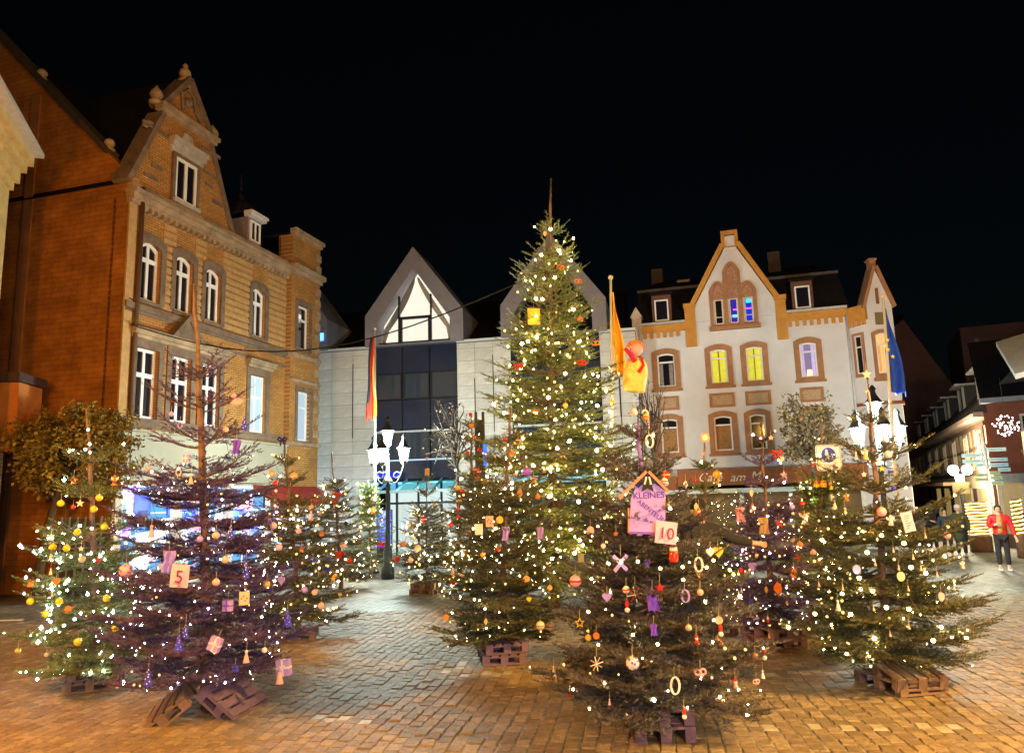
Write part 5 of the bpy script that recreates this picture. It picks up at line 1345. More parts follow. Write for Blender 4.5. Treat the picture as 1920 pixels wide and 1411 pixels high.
leaf_tree('bare young tree with thin twigs left of the café windows', b, [(0,0,0), (0,0,1.5), (.03,0,2.6), (0,0,c.z+.5)], (0, 0, c.z + .1), (.8, .7, 1.6), 120, tan, 8, lsize=.07, twigs=40, name='bare_tree')

# ================================================================== ornaments
OC = {'yellow': (.85, .62, .03), 'beige': (.72, .55, .40), 'pink': (.85, .42, .50), 'rose': (.80, .50, .46), 'red': (.62, .03, .02), 'blue': (.05, .06, .75), 'dark blue': (.02, .02, .16), 'lilac': (.45, .32, .95),
      'white': (.82, .80, .80), 'orange': (.85, .22, .03), 'gold': (.80, .48, .06), 'brown': (.40, .20, .08), 'violet': (.26, .10, .75), 'black': (.02, .02, .02), 'tan': (.62, .42, .22), 'green': (.12, .35, .08), 'peach': (.85, .42, .22), 'olive': (.5, .42, .12)}
def om(c, shiny=False):
    if shiny: return mat('shiny_' + c, OC[c], .18, .05, 9, spec=.7)
    return mat('felt_' + c, OC[c], .75, .1, 14)
THREAD = mat('ornament_thread', (.55, .48, .36), .8)
ORN_PROTO = {}
def star_pts(r1, r2, n=5, a0=math.pi / 2): return [((r1 if k % 2 == 0 else r2) * math.cos(a0 + k * math.pi / n), (r1 if k % 2 == 0 else r2) * math.sin(a0 + k * math.pi / n)) for k in range(2 * n)]
def orn_parts(t, kind, c, s, c2):
    """builds the ornament hanging below its own origin; s is its height"""
    h = s / 2; M1 = om(c, kind in ('ball', 'glassball', 'jar')); M2 = om(c2) if c2 else THREAD
    top = 0
    if kind in ('ball', 'glassball', 'dotball'):
        b = MB().ball((0, 0, 0), h, 14, 10).build('ball', M1, t, True)
        MB().lathe([(h*.22, h*.94), (h*.22, h*1.1), (h*.05, h*1.18)], 8).build('cap', mat('ornament_cap', (.6, .5, .3), .3, metal=.7), t); top = h * 1.15
        if kind == 'dotball':
            for k in range(9):
                a = k * 2.4; e = -0.9 + k * .22; q = Vector((math.sin(a) * math.cos(e), -abs(math.cos(a) * math.cos(e)), math.sin(e))) * h * .93
                MB().ball(q, h * .2, 6, 4).build('dot', M2, b)
        if kind == 'glassball' and c2: MB().lathe([(h*.99, -h*.16), (h*1.02, 0), (h*.99, h*.16)], 14).build('band', M2, b, True)
    elif kind == 'cone':
        b = MB().lathe([(h*.62, -h), (h*.55, -h*.9), (h*.28, 0), (h*.04, h)], 10, sy=.4).build('cone', M1, t, True); top = h
        for k in range(7):
            z = -h*.75 + h*.24*k; r_ = h*.55*(1 - (z + h)/(2*h)); x = r_*.8*math.sin(k*2.2)
            MB().ball((x, -.4*math.sqrt(max(0, r_*r_ - x*x)) - h*.02, z), h*.075, 6, 4).build('dot', M2, b)
        MB().box(-h*.1, h*.1, -h*.1, h*.1, -h*1.15, -h*.98).build('stem', om('brown'), t)
    elif kind == 'gift':
        b = MB().box(-h*.8, h*.8, -h*.45, h*.45, -h, h*.85).build('box', M1, t); top = h
        MB().box(-h*.12, h*.12, -h*.48, h*.48, -h*1.02, h*.87).build('ribbon', M2, t); MB().box(-h*.82, h*.82, -h*.47, h*.47, -h*.2, h*.04).build('ribbon', M2, t)
        mb = MB()
        for sg in (-1, 1): mb.tube([(0, -h*.5, -h*.05), (sg*h*.3, -h*.62, h*.22), (sg*h*.42, -h*.6, 0), (0, -h*.5, -h*.08)], h*.07, 5)
        mb.build('bow', M2, t)
    elif kind in ('angel', 'bell'):
        MB().lathe([(h*.5, -h), (h*.46, -h*.92), (h*.22, h*.05), (h*.12, h*.35)], 10).build('dress', M1, t, True)
        MB().ball((0, 0, h*.55), h*.24, 10, 7).build('head', M2, t, True); top = h*.8
        if kind == 'angel':
            for sg in (-1, 1): MB().prism([(sg*h*.12, h*.3), (sg*h*.7, h*.55), (sg*h*.6, h*.0), (sg*h*.2, -h*.1)][::sg], h*.05, h*.09).build('wing', om('white'), t)
    elif kind == 'star':
        b = MB().prism(star_pts(h, h*.42), -h*.1, h*.1).build('star', M1, t, bevel=h*.04); top = h
        if c2: 
            for k in (-1, 0, 1): MB().tube([(k*h*.25, 0, -h*.6), (k*h*.28, 0, -h*2.0)], h*.05, 5).build('streamer', M2, b)
    elif kind == 'outline_star':
        o = star_pts(h, h*.45); i = star_pts(h*.72, h*.32); MB().ring(o, i, -h*.06, h*.06).build('star', M1, t); top = h
    elif kind == 'cane':
        pts = [(h*.25, 0, -h), (h*.2, 0, h*.35)] + [(-h*.08 + h*.28*math.cos(a), 0, h*.5 + h*.3*math.sin(a)) for a in [k*.45 for k in range(8)]]
        MB().tube(pts, h*.09, 6).build('cane', M1, t, True); top = h*.8
        if c2:
            for k in range(5): MB().tube([(h*.245 - .008*k*h, 0, -h*.8 + k*h*.25), (h*.24 - .008*k*h, 0, -h*.7 + k*h*.25)], h*.1, 6).build('stripe', M2, t)
    elif kind == 'ring':
        for dx in (0, h*.18):
            MB().tube([(h*.6*math.cos(a) + dx, dx*.3, h*math.sin(a)) for a in [2*math.pi*k/20 for k in range(21)]], h*.09, 6, False).build('loop', M1, t, True)
        top = h
    elif kind == 'disc':
        MB().lathe([(h, -h*.1), (h*1.02, 0), (h, h*.1)], 18).build('disc', M1, t, rot=(math.pi/2, 0, .2)); top = h
        if c2: MB().lathe([(h*.62, -h*.13), (h*.62, h*.13)], 14).build('picture', M2, t, rot=(math.pi/2, 0, .2))
    elif kind == 'heart':
        pts = [(h*.9*(16*math.sin(a)**3)/16, h*.06 + h*(13*math.cos(a) - 5*math.cos(2*a) - 2*math.cos(3*a) - math.cos(4*a))/17) for a in [-2*math.pi*k/22 for k in range(22)]]
        MB().prism(pts[::-1], -h*.12, h*.12).build('heart', M1, t); top = h*.6
    elif kind == 'beads':
        MB().ball((0, 0, -h*.55), h*.42, 10, 7).build('body', M1, t, True); MB().ball((0, 0, h*.15), h*.32, 10, 7).build('head', om('white') if c != 'white' else M2, t, True)
        MB().lathe([(h*.34, h*.36), (h*.3, h*.5), (h*.06, h*.98)], 8).build('hat', M2, t, True); top = h
    elif kind == 'bow':
        mb = MB()
        for sg in (-1, 1):
            mb.tube([(0, -.01, 0), (sg*h*.7, -.02, h*.55), (sg*h*1.1, -.01, h*.1), (sg*h*.7, 0, -h*.25), (0, 0, 0)], h*.2, 6); mb.tube([(0, 0, 0), (sg*h*.35, -.01, -h*.6), (sg*h*.5, 0, -h*1.2)], [h*.16, h*.18, h*.2], 6)
        mb.ball((0, -.02, 0), h*.25, 8, 6); mb.build('bow', M1, t, True); top = h*.2
    elif kind == 'sticks':
        for k in range(4): 
            a = math.pi*k/4 + .2; MB().bar((-h*math.cos(a), .004*k, -h*math.sin(a)), (h*math.cos(a), .004*k, h*math.sin(a)), h*.1, h*.1).build('straw', M1 if k % 2 else M2, t)
        top = h
    elif kind == 'cross':
        for k in range(2):
            a = math.pi*(.25 + .5*k); MB().bar((-h*math.cos(a), .012*k, -h*math.sin(a)), (h*math.cos(a), .012*k, h*math.sin(a)), h*.06, h*.34, up=(0, 0, 1)).build('arm', M1, t)
        top = h*.7
    elif kind == 'card':
        MB().box(-h*.75, h*.75, -.004, .004, -h, h).build('card', M1, t); top = h
        if c2:
            for k in range(4): MB().ball((-h*.4 + .27*h*k, -.006, h*.4*math.sin(k*2.1)), h*.14, 6, 4).build('spot', M2, t)
    elif kind == 'cloth':
        n = 8; vs = []; fs = []
        for j in range(n + 1):
            for i in range(n + 1): vs.append((h*.55*(2*i/n - 1)*(1 + .1*math.sin(j)), .03*math.sin(i*1.7 + j*.5), h*(1 - 2*j/n)))
        for j in range(n):
            for i in range(n): k = j*(n+1) + i; fs.append((k, k+n+1, k+n+2, k+1))
        MB().add(vs, fs).build('cloth', M1, t, True); top = h
    elif kind == 'jar':
        MB().lathe([(h*.5, -h), (h*.62, -h*.7), (h*.62, h*.3), (h*.45, h*.5)], 12).build('jar', M1, t, True); MB().lathe([(h*.52, h*.5), (h*.52, h*.95)], 12).build('lid', M2, t); top = h
    elif kind == 'leaf':
        MB().prism([(0, -h), (h*.55, -h*.1), (h*.45, h*.5), (0, h), (-h*.55, h*.45), (-h*.6, -h*.15)], -h*.05, h*.05).build('leaf', M1, t); top = h
    elif kind == 'pretzel':
        mb = MB()
        for sg in (-1, 1): mb.tube([(sg*h*.45 + h*.5*math.cos(a), .01*sg, h*.45*math.sin(a)) for a in [2*math.pi*k/14 for k in range(15)]], h*.2, 6, False)
        mb.tube([(-h*.5, -.01, -h*.5), (h*.5, -.01, -h*.55)], h*.2, 6); mb.build('pretzel', M1, t, True); top = h*.6
    MB().tube([(0, 0, top), (.004, 0, top + .05 + s*.25)], .0022, 3).build('thread', THREAD, t)
KN = {'ball': 'round bauble', 'glassball': 'banded glass bauble', 'dotball': 'dotted ball', 'cone': 'dotted felt fir cone', 'gift': 'ribboned gift box', 'angel': 'small winged angel', 'bell': 'small bell figure', 'star': 'star', 'outline_star': 'open star outline', 'cane': 'candy cane', 'ring': 'double wool ring', 'disc': 'flat round disc', 'heart': 'heart', 'beads': 'hatted bead figure', 'bow': 'ribbon bow', 'sticks': 'straw star', 'cross': 'big crossed slats', 'card': 'hanging card', 'cloth': 'hanging cloth', 'jar': 'little jar', 'leaf': 'paper leaf', 'pretzel': 'knotted wool bow'}
NM = {'ball': 'bauble', 'glassball': 'glass_bauble', 'dotball': 'dotted_ball', 'cone': 'felt_cone', 'gift': 'gift_box', 'angel': 'angel_ornament', 'bell': 'bell_ornament', 'star': 'star_ornament', 'outline_star': 'star_ornament', 'cane': 'candy_cane', 'ring': 'wool_ring', 'disc': 'wooden_disc', 'heart': 'heart_ornament', 'beads': 'bead_figure', 'bow': 'ribbon_bow', 'sticks': 'straw_star', 'cross': 'crossed_slats', 'card': 'hanging_card', 'cloth': 'hanging_cloth', 'jar': 'little_jar', 'leaf': 'paper_leaf', 'pretzel': 'wool_bow'}
TN = {'A': 'the leftmost fir', 'B': 'the fir numbered 5', 'C': 'the fir with the blue bow', 'D': 'the red ribboned fir', 'E': 'the fir by the lantern', 'F': 'the fir before the entrance', 'G': 'the slender red ball fir', 'H': 'the bushy middle fir', 'I': 'the tallest fir', 'J': 'the fir numbered 10', 'K': 'the biscuit topped fir', 'L': 'the red bow fir', 'N': 'the fir under the zone sign', 'M': 'the broad right fir'}
def hang(key, kind, c, px, py, s, c2=None, tilt=0.0):
    """hang one ornament on the outside of a tree; s in picture pixels of the photograph"""
    f = FIRS[key]; Y = f.base.y
    for _ in range(2):
        p = at(px, py, Y); z = max(.1, min(p.z, f.H - .05)); a = f.base + f.ax(z) - Vector((0, 0, z)); r_ = f.rad(z); dx = p.x - a.x
        Y = a.y - math.sqrt(max(.02, r_ * r_ - dx * dx)) * .86 - .04
    p = at(px, py, Y)
    if abs(dx) > .88 * r_: p.x = a.x + math.copysign(.88 * r_, dx); dx = p.x - a.x      # keep it under the branch tips
    size = .88 * s * Y / 1400
    q = (kind, c, c2, round(size, 2))
    hz = p.z / f.H; where = 'near the top of' if hz > .72 else ('high on' if hz > .5 else ('halfway up' if hz > .3 else 'low on'))
    side = '' if abs(dx) < .25 * r_ else (', left side' if dx < 0 else ', right side')
    lab = '%s %s %s %s%s' % (c, KN[kind], where, TN[key], side)
    if q in ORN_PROTO: t = copy_tree(ORN_PROTO[q])
    else:
        t = thing(NM[kind], lab, 'ornament', (0, 0, 0)); orn_parts(t, kind, c, q[3] if q[3] > 0 else size, c2); ORN_PROTO[q] = t
    t.location = p; t.rotation_euler = (0, tilt, random.uniform(-.4, .4)); t['label'] = lab; t['group'] = '%s ornaments on %s' % (NM[kind].replace('_', ' '), TN[key])
    return t
H_ = []
for x, y in ((114,943),(186,933),(176,954),(145,997),(196,987),(99,1025),(125,1027),(57,1127),(111,1127),(86,1150),(200,1121),(216,1177),(270,1167),(146,1203)): H_.append(('A','ball','yellow',x,y,15))
H_ += [('A','ball','beige',154,1048,14),('A','ball','olive',34,1219,13),('A','ball','rose',87,1227,9),('A','star','white',150,943,17,None),('A','star','orange',138,901,20),('A','angel','orange',215,899,24,'orange'),('A','heart','orange',105,1090,18),('A','leaf','orange',127,1143,26,None,1.2),('A','leaf','orange',58,1094,18,None,.8),('A','angel','white',96,1006,14,'white'),('A','angel','white',95,1043,14,'white'),('A','bell','white',95,1070,14,'white'),('A','ball','red',185,1049,10),('A','star','white',152,1028,13),('A','bell','rose',98,1112,12,'rose'),('A','ball','red',137,950,10),('A','bow','red',243,1118,11),
 ('B','dotball','pink',236,1069,27,'violet'),('B','cone','dark blue',230,985,33,'white'),('B','cone','blue',433,995,33,'white'),('B','cone','blue',461,1067,36,'white'),('B','cone','blue',348,1181,30,'white'),('B','cone','blue',335,1203,36,'lilac'),('B','cone','blue',531,1157,34,'lilac'),('B','cone','blue',278,1267,36,'white'),('B','cone','blue',460,792,30,'white'),('B','gift','lilac',404,1206,30,'white',.4),('B','gift','lilac',580,1248,33,'white',-.1),('B','bell','pink',462,1228,28,'white'),('B','bell','pink',521,1264,34,'lilac'),('B','bell','pink',284,994,28,'rose'),
 ('B','ball','rose',405,1003,16),('B','ball','rose',422,1049,15),('B','ball','rose',405,1091,15),('B','ball','olive',500,1095,14),('B','gift','lilac',427,1134,24,'violet'),('B','card','beige',458,1121,26,'brown'),('B','gift','blue',441,1252,14,'dark blue'),('B','ball','white',496,1218,12),('B','beads','white',220,1283,15,'red'),('B','cane','violet',503,985,28,'lilac'),('B','cloth','lilac',316,1052,44),('B','heart','lilac',522,1088,20),('B','leaf','pink',451,753,28,None,1.3),('B','ball','pink',434,741,12),('B','ball','lilac',321,776,12),('B','ball','rose',423,805,13),('B','gift','lilac',350,858,18,'white'),('B','ring','lilac',337,797,14),('B','cloth','violet',443,837,30),('B','bell','rose',358,897,22,'rose'),('B','ball','pink',280,878,12),('B','ring','rose',334,885,15),('B','ball','rose',519,985,14),('B','ball','pink',540,1025,14),('B','ball','lilac',375,1010,13),('B','heart','pink',300,1062,14),
 ('C','ball','peach',494,888,14),('C','ball','red',517,906,13),('C','ball','peach',551,891,15),('C','bell','pink',583,965,22,'pink'),('C','ball','peach',590,950,12),('C','ball','rose',590,1110,12),('C','ball','rose',602,1135,13),('C','ball','lilac',571,1105,13),('C','star','orange',565,1030,14),('C','bow','dark blue',530,824,20),('C','star','gold',620,1085,14),('C','ball','blue',588,1050,10),('C','ball','orange',615,1000,12),('C','ball','gold',632,1080,11),('C','heart','gold',640,1115,10),('C','ball','pink',560,995,12),
 ('D','bow','red',633,926,16),('D','cane','red',626,946,22),('D','bow','red',636,1038,18),('D','ball','red',597,912,8),('D','ball','dark blue',634,919,9),('D','ball','black',649,981,9),('D','ball','rose',643,1021,14),('D','cloth','blue',613,1058,28),('D','ball','pink',580,962,10),('D','star','gold',645,962,11),('D','ball','red',656,1050,10),('D','ball','orange',600,1075,10),
 ('E','leaf','orange',700,957,18),('E','bow','red',716,1020,16),('E','ball','red',674,1012,10),('E','ball','rose',716,936,13),('E','bow','orange',672,1062,14),('E','ball','red',740,1050,12),('E','ball','rose',670,990,9),
 ('F','card','tan',801,884,14,'brown'),('F','star','pink',801,859,10),('F','star','gold',814,944,13),('F','glassball','red',794,973,13,'white'),('F','disc','tan',783,1027,14),('F','disc','orange',757,1019,11),('F','ball','white',827,984,10),('F','star','rose',812,907,11),('F','ball','red',745,1048,11),('F','heart','rose',766,985,12),('F','disc','rose',770,1050,11),
 ('G','ball','red',882,777,8),('G','ball','red',889,820,9),('G','ball','red',876,849,9),('G','ball','red',867,921,11),('G','ball','red',859,954,9),('G','ball','red',859,968,9),('G','ball','red',845,983,10),('G','ball','red',914,843,9),('G','glassball','red',891,880,10,'white'),('G','glassball','red',898,884,10,'white'),('G','glassball','red',895,895,10,'white'),('G','heart','orange',884,798,13),('G','disc','gold',910,905,12),('G','ball','gold',858,915,11),('G','heart','rose',862,940,11),('G','ball','red',880,1000,10),('G','ball','orange',872,1035,12),('G','bell','pink',849,1070,17,'rose'),('G','ball','red',849,1091,12),('G','disc','peach',866,1082,14),
 ('H','card','rose',918,977,22,'red'),('H','card','white',898,992,22),('H','disc','gold',937,974,14),('H','disc','peach',987,1085,13),('H','heart','yellow',992,1123,12),('H','disc','orange',836,1157,12),('H','leaf','tan',911,1165,14),('H','cloth','lilac',1013,999,24),('H','disc','peach',1031,1101,10),('H','ball','red',946,823,8),('H','glassball','red',971,825,9,'white'),('H','glassball','red',1017,896,8,'white'),('H','glassball','red',966,889,9,'white'),('H','ball','violet',987,884,20),('H','cloth','lilac',948,1000,28),('H','glassball','white',1013,1172,18,'lilac'),('H','glassball','white',1051,1173,18,'red'),('H','star','gold',1155,895,18),('H','leaf','brown',975,925,20),('H','ball','orange',1043,930,12),('H','star','orange',960,850,16),('H','ball','gold',905,1040,11),('H','heart','red',935,1030,10),
 ('I','pretzel','orange',1051,501,17),('I','pretzel','orange',1084,527,17),('I','pretzel','red',972,686,18),('I','pretzel','red',1091,680,17),('I','pretzel','orange',1142,642,18),('I','card','gold',1001,593,36,None),('I','leaf','rose',1022,438,14),('I','pretzel','orange',1088,598,12),('I','star','gold',1167,752,16),('I','ball','gold',1060,760,12),('I','bow','orange',1005,770,14),
 ('J','cross','lilac',1164,1055,44),('J','jar','red',1263,1039,32,'white'),('J','ring','white',1309,1058,28),('J','heart','gold',1359,1034,26),('J','glassball','pink',1068,1089,25,'red'),('J','heart','lilac',1138,1119,22),('J','glassball','white',1174,1105,16,'red'),('J','sticks','red',1191,1114,34,'white'),('J','beads','white',1176,1136,26,'red'),('J','star','red',1237,1102,24,'tan'),('J','ring','lilac',1284,1117,24),('J','ball','rose',1313,1110,13),('J','outline_star','yellow',1087,1167,22),('J','ball','gold',1103,1195,13),('J','disc','orange',1118,1191,14),('J','sticks','tan',1119,1244,30,'white'),('J','dotball','white',1186,1242,27,'violet'),('J','ring','white',1265,1285,32),('J','pretzel','pink',1313,1259,22),('J','beads','red',1306,1198,24,'red'),('J','beads','white',1351,1181,26,'red'),('J','disc','beige',1348,1162,15),('J','ball','beige',1291,1176,14),('J','beads','white',1447,1226,24,'red'),('J','ball','brown',1416,1230,14),('J','beads','pink',1379,1280,24,'red'),('J','pretzel','rose',1409,1277,14),('J','bell','white',1430,1262,18,'white'),('J','beads','white',1283,1337,22,'red'),('J','bell','rose',1143,1314,14,'white'),('J','ball','red',1054,1301,10),('J','bell','tan',1028,1253,12,'white'),('J','cane','white',1041,1271,16,'red'),('J','cloth','violet',1224,1125,40),('J','cloth','violet',1226,1180,22),('J','glassball','gold',1221,781,14,'red'),('J','cane','white',1241,783,44,'red'),('J','glassball','white',1148,774,16,'rose'),('J','ring','white',1217,827,26),('J','glassball','red',1248,890,16,'gold'),('J','glassball','white',1246,902,14,'red'),('J','leaf','white',1287,908,16),('J','leaf','tan',1320,950,18),('J','beads','red',1328,960,22,'brown'),('J','heart','white',1332,1035,20),('J','star','orange',1155,1000,14),('J','ball','white',1131,1023,10),('J','disc','rose',1100,995,18),('J','card','olive',1045,1047,16,None),
 ('K','disc','peach',1320,820,20,'white'),('K','bow','rose',1299,850,9),('K','ball','red',1292,900,9),('K','heart','tan',1345,905,10),('K','ball','gold',1381,888,17),('K','bell','gold',1398,894,14,'orange'),
 ('L','bow','red',1456,849,22),('L','star','rose',1452,820,14),('L','leaf','rose',1409,924,16),('L','star','red',1461,981,20),('L','leaf','orange',1459,1103,28),('L','leaf','gold',1437,1105,14),('L','leaf','orange',1489,1076,24),('L','ball','red',1390,1070,13),('L','heart','lilac',1411,1062,22),('L','star','blue',1407,1127,16),('L','ball','lilac',1485,950,13),('L','beads','red',1440,1160,15,'white'),('L','cloth','pink',1367,965,30),('L','beads','pink',1411,950,16,'orange'),('L','cloth','tan',1432,985,34),('L','ball','orange',1500,1020,12),('L','star','pink',1470,890,18),('L','heart','rose',1480,860,16),('L','beads','gold',1418,1040,14,'red'),
 ('N','ball','red',1509,945,14),('N','beads','gold',1537,868,15,'white'),('N','beads','red',1568,872,16,'gold'),('N','beads','red',1513,868,14,'red'),('N','gift','gold',1531,906,15,'orange'),('N','gift','orange',1543,906,15,'gold'),('N','bell','gold',1558,910,16,'orange'),('N','angel','orange',1602,930,18,'gold'),('N','star','green',1526,938,22),('N','ball','red',1550,1007,15),('N','bell','white',1565,945,22,'lilac'),('N','angel','white',1508,968,30,'orange'),('N','heart','olive',1541,995,14),('N','ball','rose',1485,1012,12),('N','bell','white',1585,960,26,'white'),('N','heart','orange',1570,1005,13),('N','ball','pink',1525,1035,12),('N','star','red',1495,1045,14),
 ('M','disc','lilac',1606,1067,19),('M','disc','beige',1689,1080,18),('M','disc','pink',1765,1118,17),('M','bell','white',1571,1133,24,'white'),('M','ball','pink',1653,959,20),('M','angel','white',1670,974,24,'white'),('M','heart','gold',1633,1000,12),('M','ball','blue',1676,915,9),('M','ball','blue',1668,884,7),('M','ball','pink',1776,1003,14),('M','angel','rose',1851,1056,18,'white'),('M','angel','tan',1622,850,26,'rose'),('M','gift','white',1604,827,11,'white'),('M','bell','white',1605,853,18,'white'),('M','ball','white',1665,852,17),('M','star','white',1648,863,13),('M','beads','tan',1657,822,16,'white'),('M','star','gold',1653,878,14),('M','star','white',1620,889,13),('M','star','rose',1617,702,22),('M','cane','rose',1622,745,34),('M','leaf','white',1645,1011,10)]
for x, y in ((1641,1055),(1685,1063),(1712,1043),(1727,1064),(1703,1102),(1789,1100),(1638,1139),(1704,1173),(1669,1187),(1580,1100),(1552,1093),(1757,1075),(1675,1030),(1735,1003)): H_.append(('M','bell','rose',x,y,12,'rose'))
for x, y in ((1390,1105),(1362,1075),(1475,1125),(1442,1190)): H_.append(('L','bell','rose',x,y,11,'rose'))
made = {}
for h in H_:
    o = hang(*h); made.setdefault(o['label'], []).append(o)
for lab, os_ in made.items():
    if len(os_) > 1:
        os_.sort(key=lambda o: -o.location.z); n = len(os_)
        words = {2: ['upper', 'lower'], 3: ['upper', 'middle', 'lower']}.get(n, ['highest', 'second highest', 'third highest', 'fourth highest', 'fifth highest', 'sixth highest', 'seventh highest', 'eighth highest', 'ninth highest'][:n - 1] + ['lowest'])
        for o, w_ in zip(os_, words): o['label'] = w_ + ' ' + lab

# larger lamps of the light chains, lying on the outer twigs
def globe_lamps(key, pts, m, r_, label):
    f = FIRS[key]; t = thing('globe_lamp_chain', label, 'fairy lights', f.base, 0, 'fairy lights on the fir trees')
    prev = None
    for px, py in pts:
        Y = f.base.y
        for _ in range(2):
            p = at(px, py, Y); z = max(.1, min(p.z, f.H - .05)); a = f.base + f.ax(z) - Vector((0, 0, z)); rr = f.rad(z); dx = p.x - a.x
            Y = a.y - math.sqrt(max(.02, rr * rr - dx * dx)) * .9 - .03
        p = at(px, py, Y) - f.base
        g_ = MB().ball(p, r_, 10, 7).build('globe', m, t, True)
        MB().lathe([(r_ * .4, r_ * .9), (r_ * .35, r_ * 1.5)], 6, p).build('socket', mat('green_wire', (.02, .04, .02), .6), g_)
        if prev is not None: MB().tube([prev, (prev + p) * .5 - Vector((0, 0, .03)), p], .003, 3, False).build('cable', mat('green_wire', (.02, .04, .02), .6), t)
        prev = p
globe_lamps('M', ((1528, 1150), (1595, 1151), (1611, 1083), (1636, 1107), (1662, 1138), (1704, 1141), (1750, 1200), (1708, 1063), (1626, 1035), (1695, 1018), (1653, 1003)), glow('yellow_globe', (1, .74, .20), 30), .021, 'chain of big yellow globe lamps on the broad right fir')
globe_lamps('J', ((1165, 1052), (1196, 1052), (1238, 1065), (1280, 1062), (1325, 1063), (1338, 1050), (1368, 1068), (1281, 1086), (1233, 1207), (1103, 1146)), glow('yellow_globe', (1, .74, .20), 30), .014, 'chain of golden globe lamps around the fir numbered 10')
globe_lamps('I', ((1032, 430), (1048, 470), (1015, 478), (1040, 520), (1005, 560), (1085, 640), (1060, 700), (1028, 745), (1068, 826), (1030, 930), (1085, 940), (1000, 872), (1120, 760), (990, 640), (1130, 880), (960, 905), (1075, 580)), glow('rosy_globe', (1, .68, .36), 34), .034, 'chain of big rosy globe lamps on the tallest fir')
globe_lamps('A', ((165, 805), (168, 832), (160, 842), (150, 985), (172, 990), (140, 1160), (95, 1165), (120, 1172)), glow('cold_globe', (.8, .95, 1), 26), .016, 'chain of cold white globe lamps on the leftmost fir')

# ================================================================== sheets and boards on the trees
PAPER = mat('pink_white_paper', (.85, .52, .74), .8, .04, 6); INK = mat('dark_red_ink', (.22, .03, .10), .7)
def sheet(key, px, py, wpx, hpx, label, num, tilt, size):
    f = FIRS[key]; p0 = at(px, py, f.base.y); Y = f.base.y - f.rad(max(f.z0, p0.z)) * .98 - .05; p = at(px, py, Y); k = Y / 1400
    t = thing('paper_sheet', label, 'sheet', p); t.rotation_euler = (0, tilt, R(4))
    w, h = wpx * k / 2, hpx * k / 2
    MB().add([(-w,0,-h),(w,.004,-h),(w,.008,0),(w,0,h),(-w,.004,h),(-w,-.006,0),(0,-.01,0)], [(0,1,2,6),(0,6,5),(6,2,3,4),(6,4,5)]).build('paper', PAPER, t)
    if num: text('numeral', num, size * k, INK, t, (0, -.016, -h * .12), extrude=.001)
    return t, w, h
sheet('B', 337, 1079, 32, 41, 'pink sheet reading 5 on the fir in the left foreground', '5', R(5), 32)
sheet('J', 1249, 998, 40, 40, 'pink sheet reading 10 on the nearest fir', '10', R(8), 30)
t, w, h = sheet('M', 1703, 978, 22, 36, 'pink sheet with lines of writing on the broad right fir', None, R(-10), 10)
for k in range(6): MB().box(-w * .6, w * .55 - .02 * (k % 3), -.013, -.0115, h * .6 - k * h * .24, h * .66 - k * h * .24).build('written_line', mat('red_ink', (.5, .12, .2), .7), t)

def poster():
    f = FIRS['J']; Y = f.base.y - .58; p = at(1214, 945, Y); k = Y / 1400
    t = thing('painted_poster', 'lilac house-shaped poster with black star and violet lettering on the nearest fir', 'poster', p); t.rotation_euler = (0, R(3), R(-3))
    lil = mat('lilac_poster_board', (.50, .34, 1.0), .7, .05, 4); s = k
    MB().prism([(-34*s, -50*s), (32*s, -50*s), (33*s, 22*s), (24*s, 44*s), (-14*s, 48*s), (-30*s, 10*s)], -.006, .006).build('board', lil, t)
    vio = mat('violet_felt_pen', (.10, .02, .42), .7)
    text('lettering', 'KLEINES', 16*s, vio, t, (2*s, -.008, 16*s), rot=(math.pi/2, R(-4), 0), extrude=.001)
    text('lettering', 'ABENTEUER', 12*s, vio, t, (8*s, -.008, -14*s), rot=(math.pi/2, R(38), 0), extrude=.001)
    MB().prism([(x + 0*s, z + 38*s) for x, z in star_pts(19*s, 8.5*s)], -.026, -.018).build('black_star', om('black'), t)
    wd = mat('orange_roof_slat', (.70, .30, .16), .75, .15, 12)
    MB().bar((-2*s, -.012, 60*s), (-52*s, -.012, 10*s), .03, 5*s).build('roof_slat', wd, t); MB().bar((2*s, -.012, 60*s), (38*s, -.012, 24*s), .03, 5*s).build('roof_slat', wd, t)
    MB().prism([(-2*s, 62*s), (-26*s, 34*s), (-16*s, 30*s), (0, 47*s), (20*s, 34*s), (34*s, 24*s), (36*s, 32*s), (4*s, 60*s)], -.016, -.012).build('roof_cloth', om('dark blue'), t)
    MB().box(-36*s, -33*s, -.01, .01, -52*s, -8*s).build('side_slat', wd, t); MB().box(-34*s, 32*s, -.012, .01, -54*s, -50.5*s).build('lower_slat', om('violet'), t)
    for x in (-6, 6): MB().tube([(x*s*.4, -.02, 50*s), (x*s, -.025, 36*s)], 2*s, 5).build('white_tassel', om('white'), t)
poster()

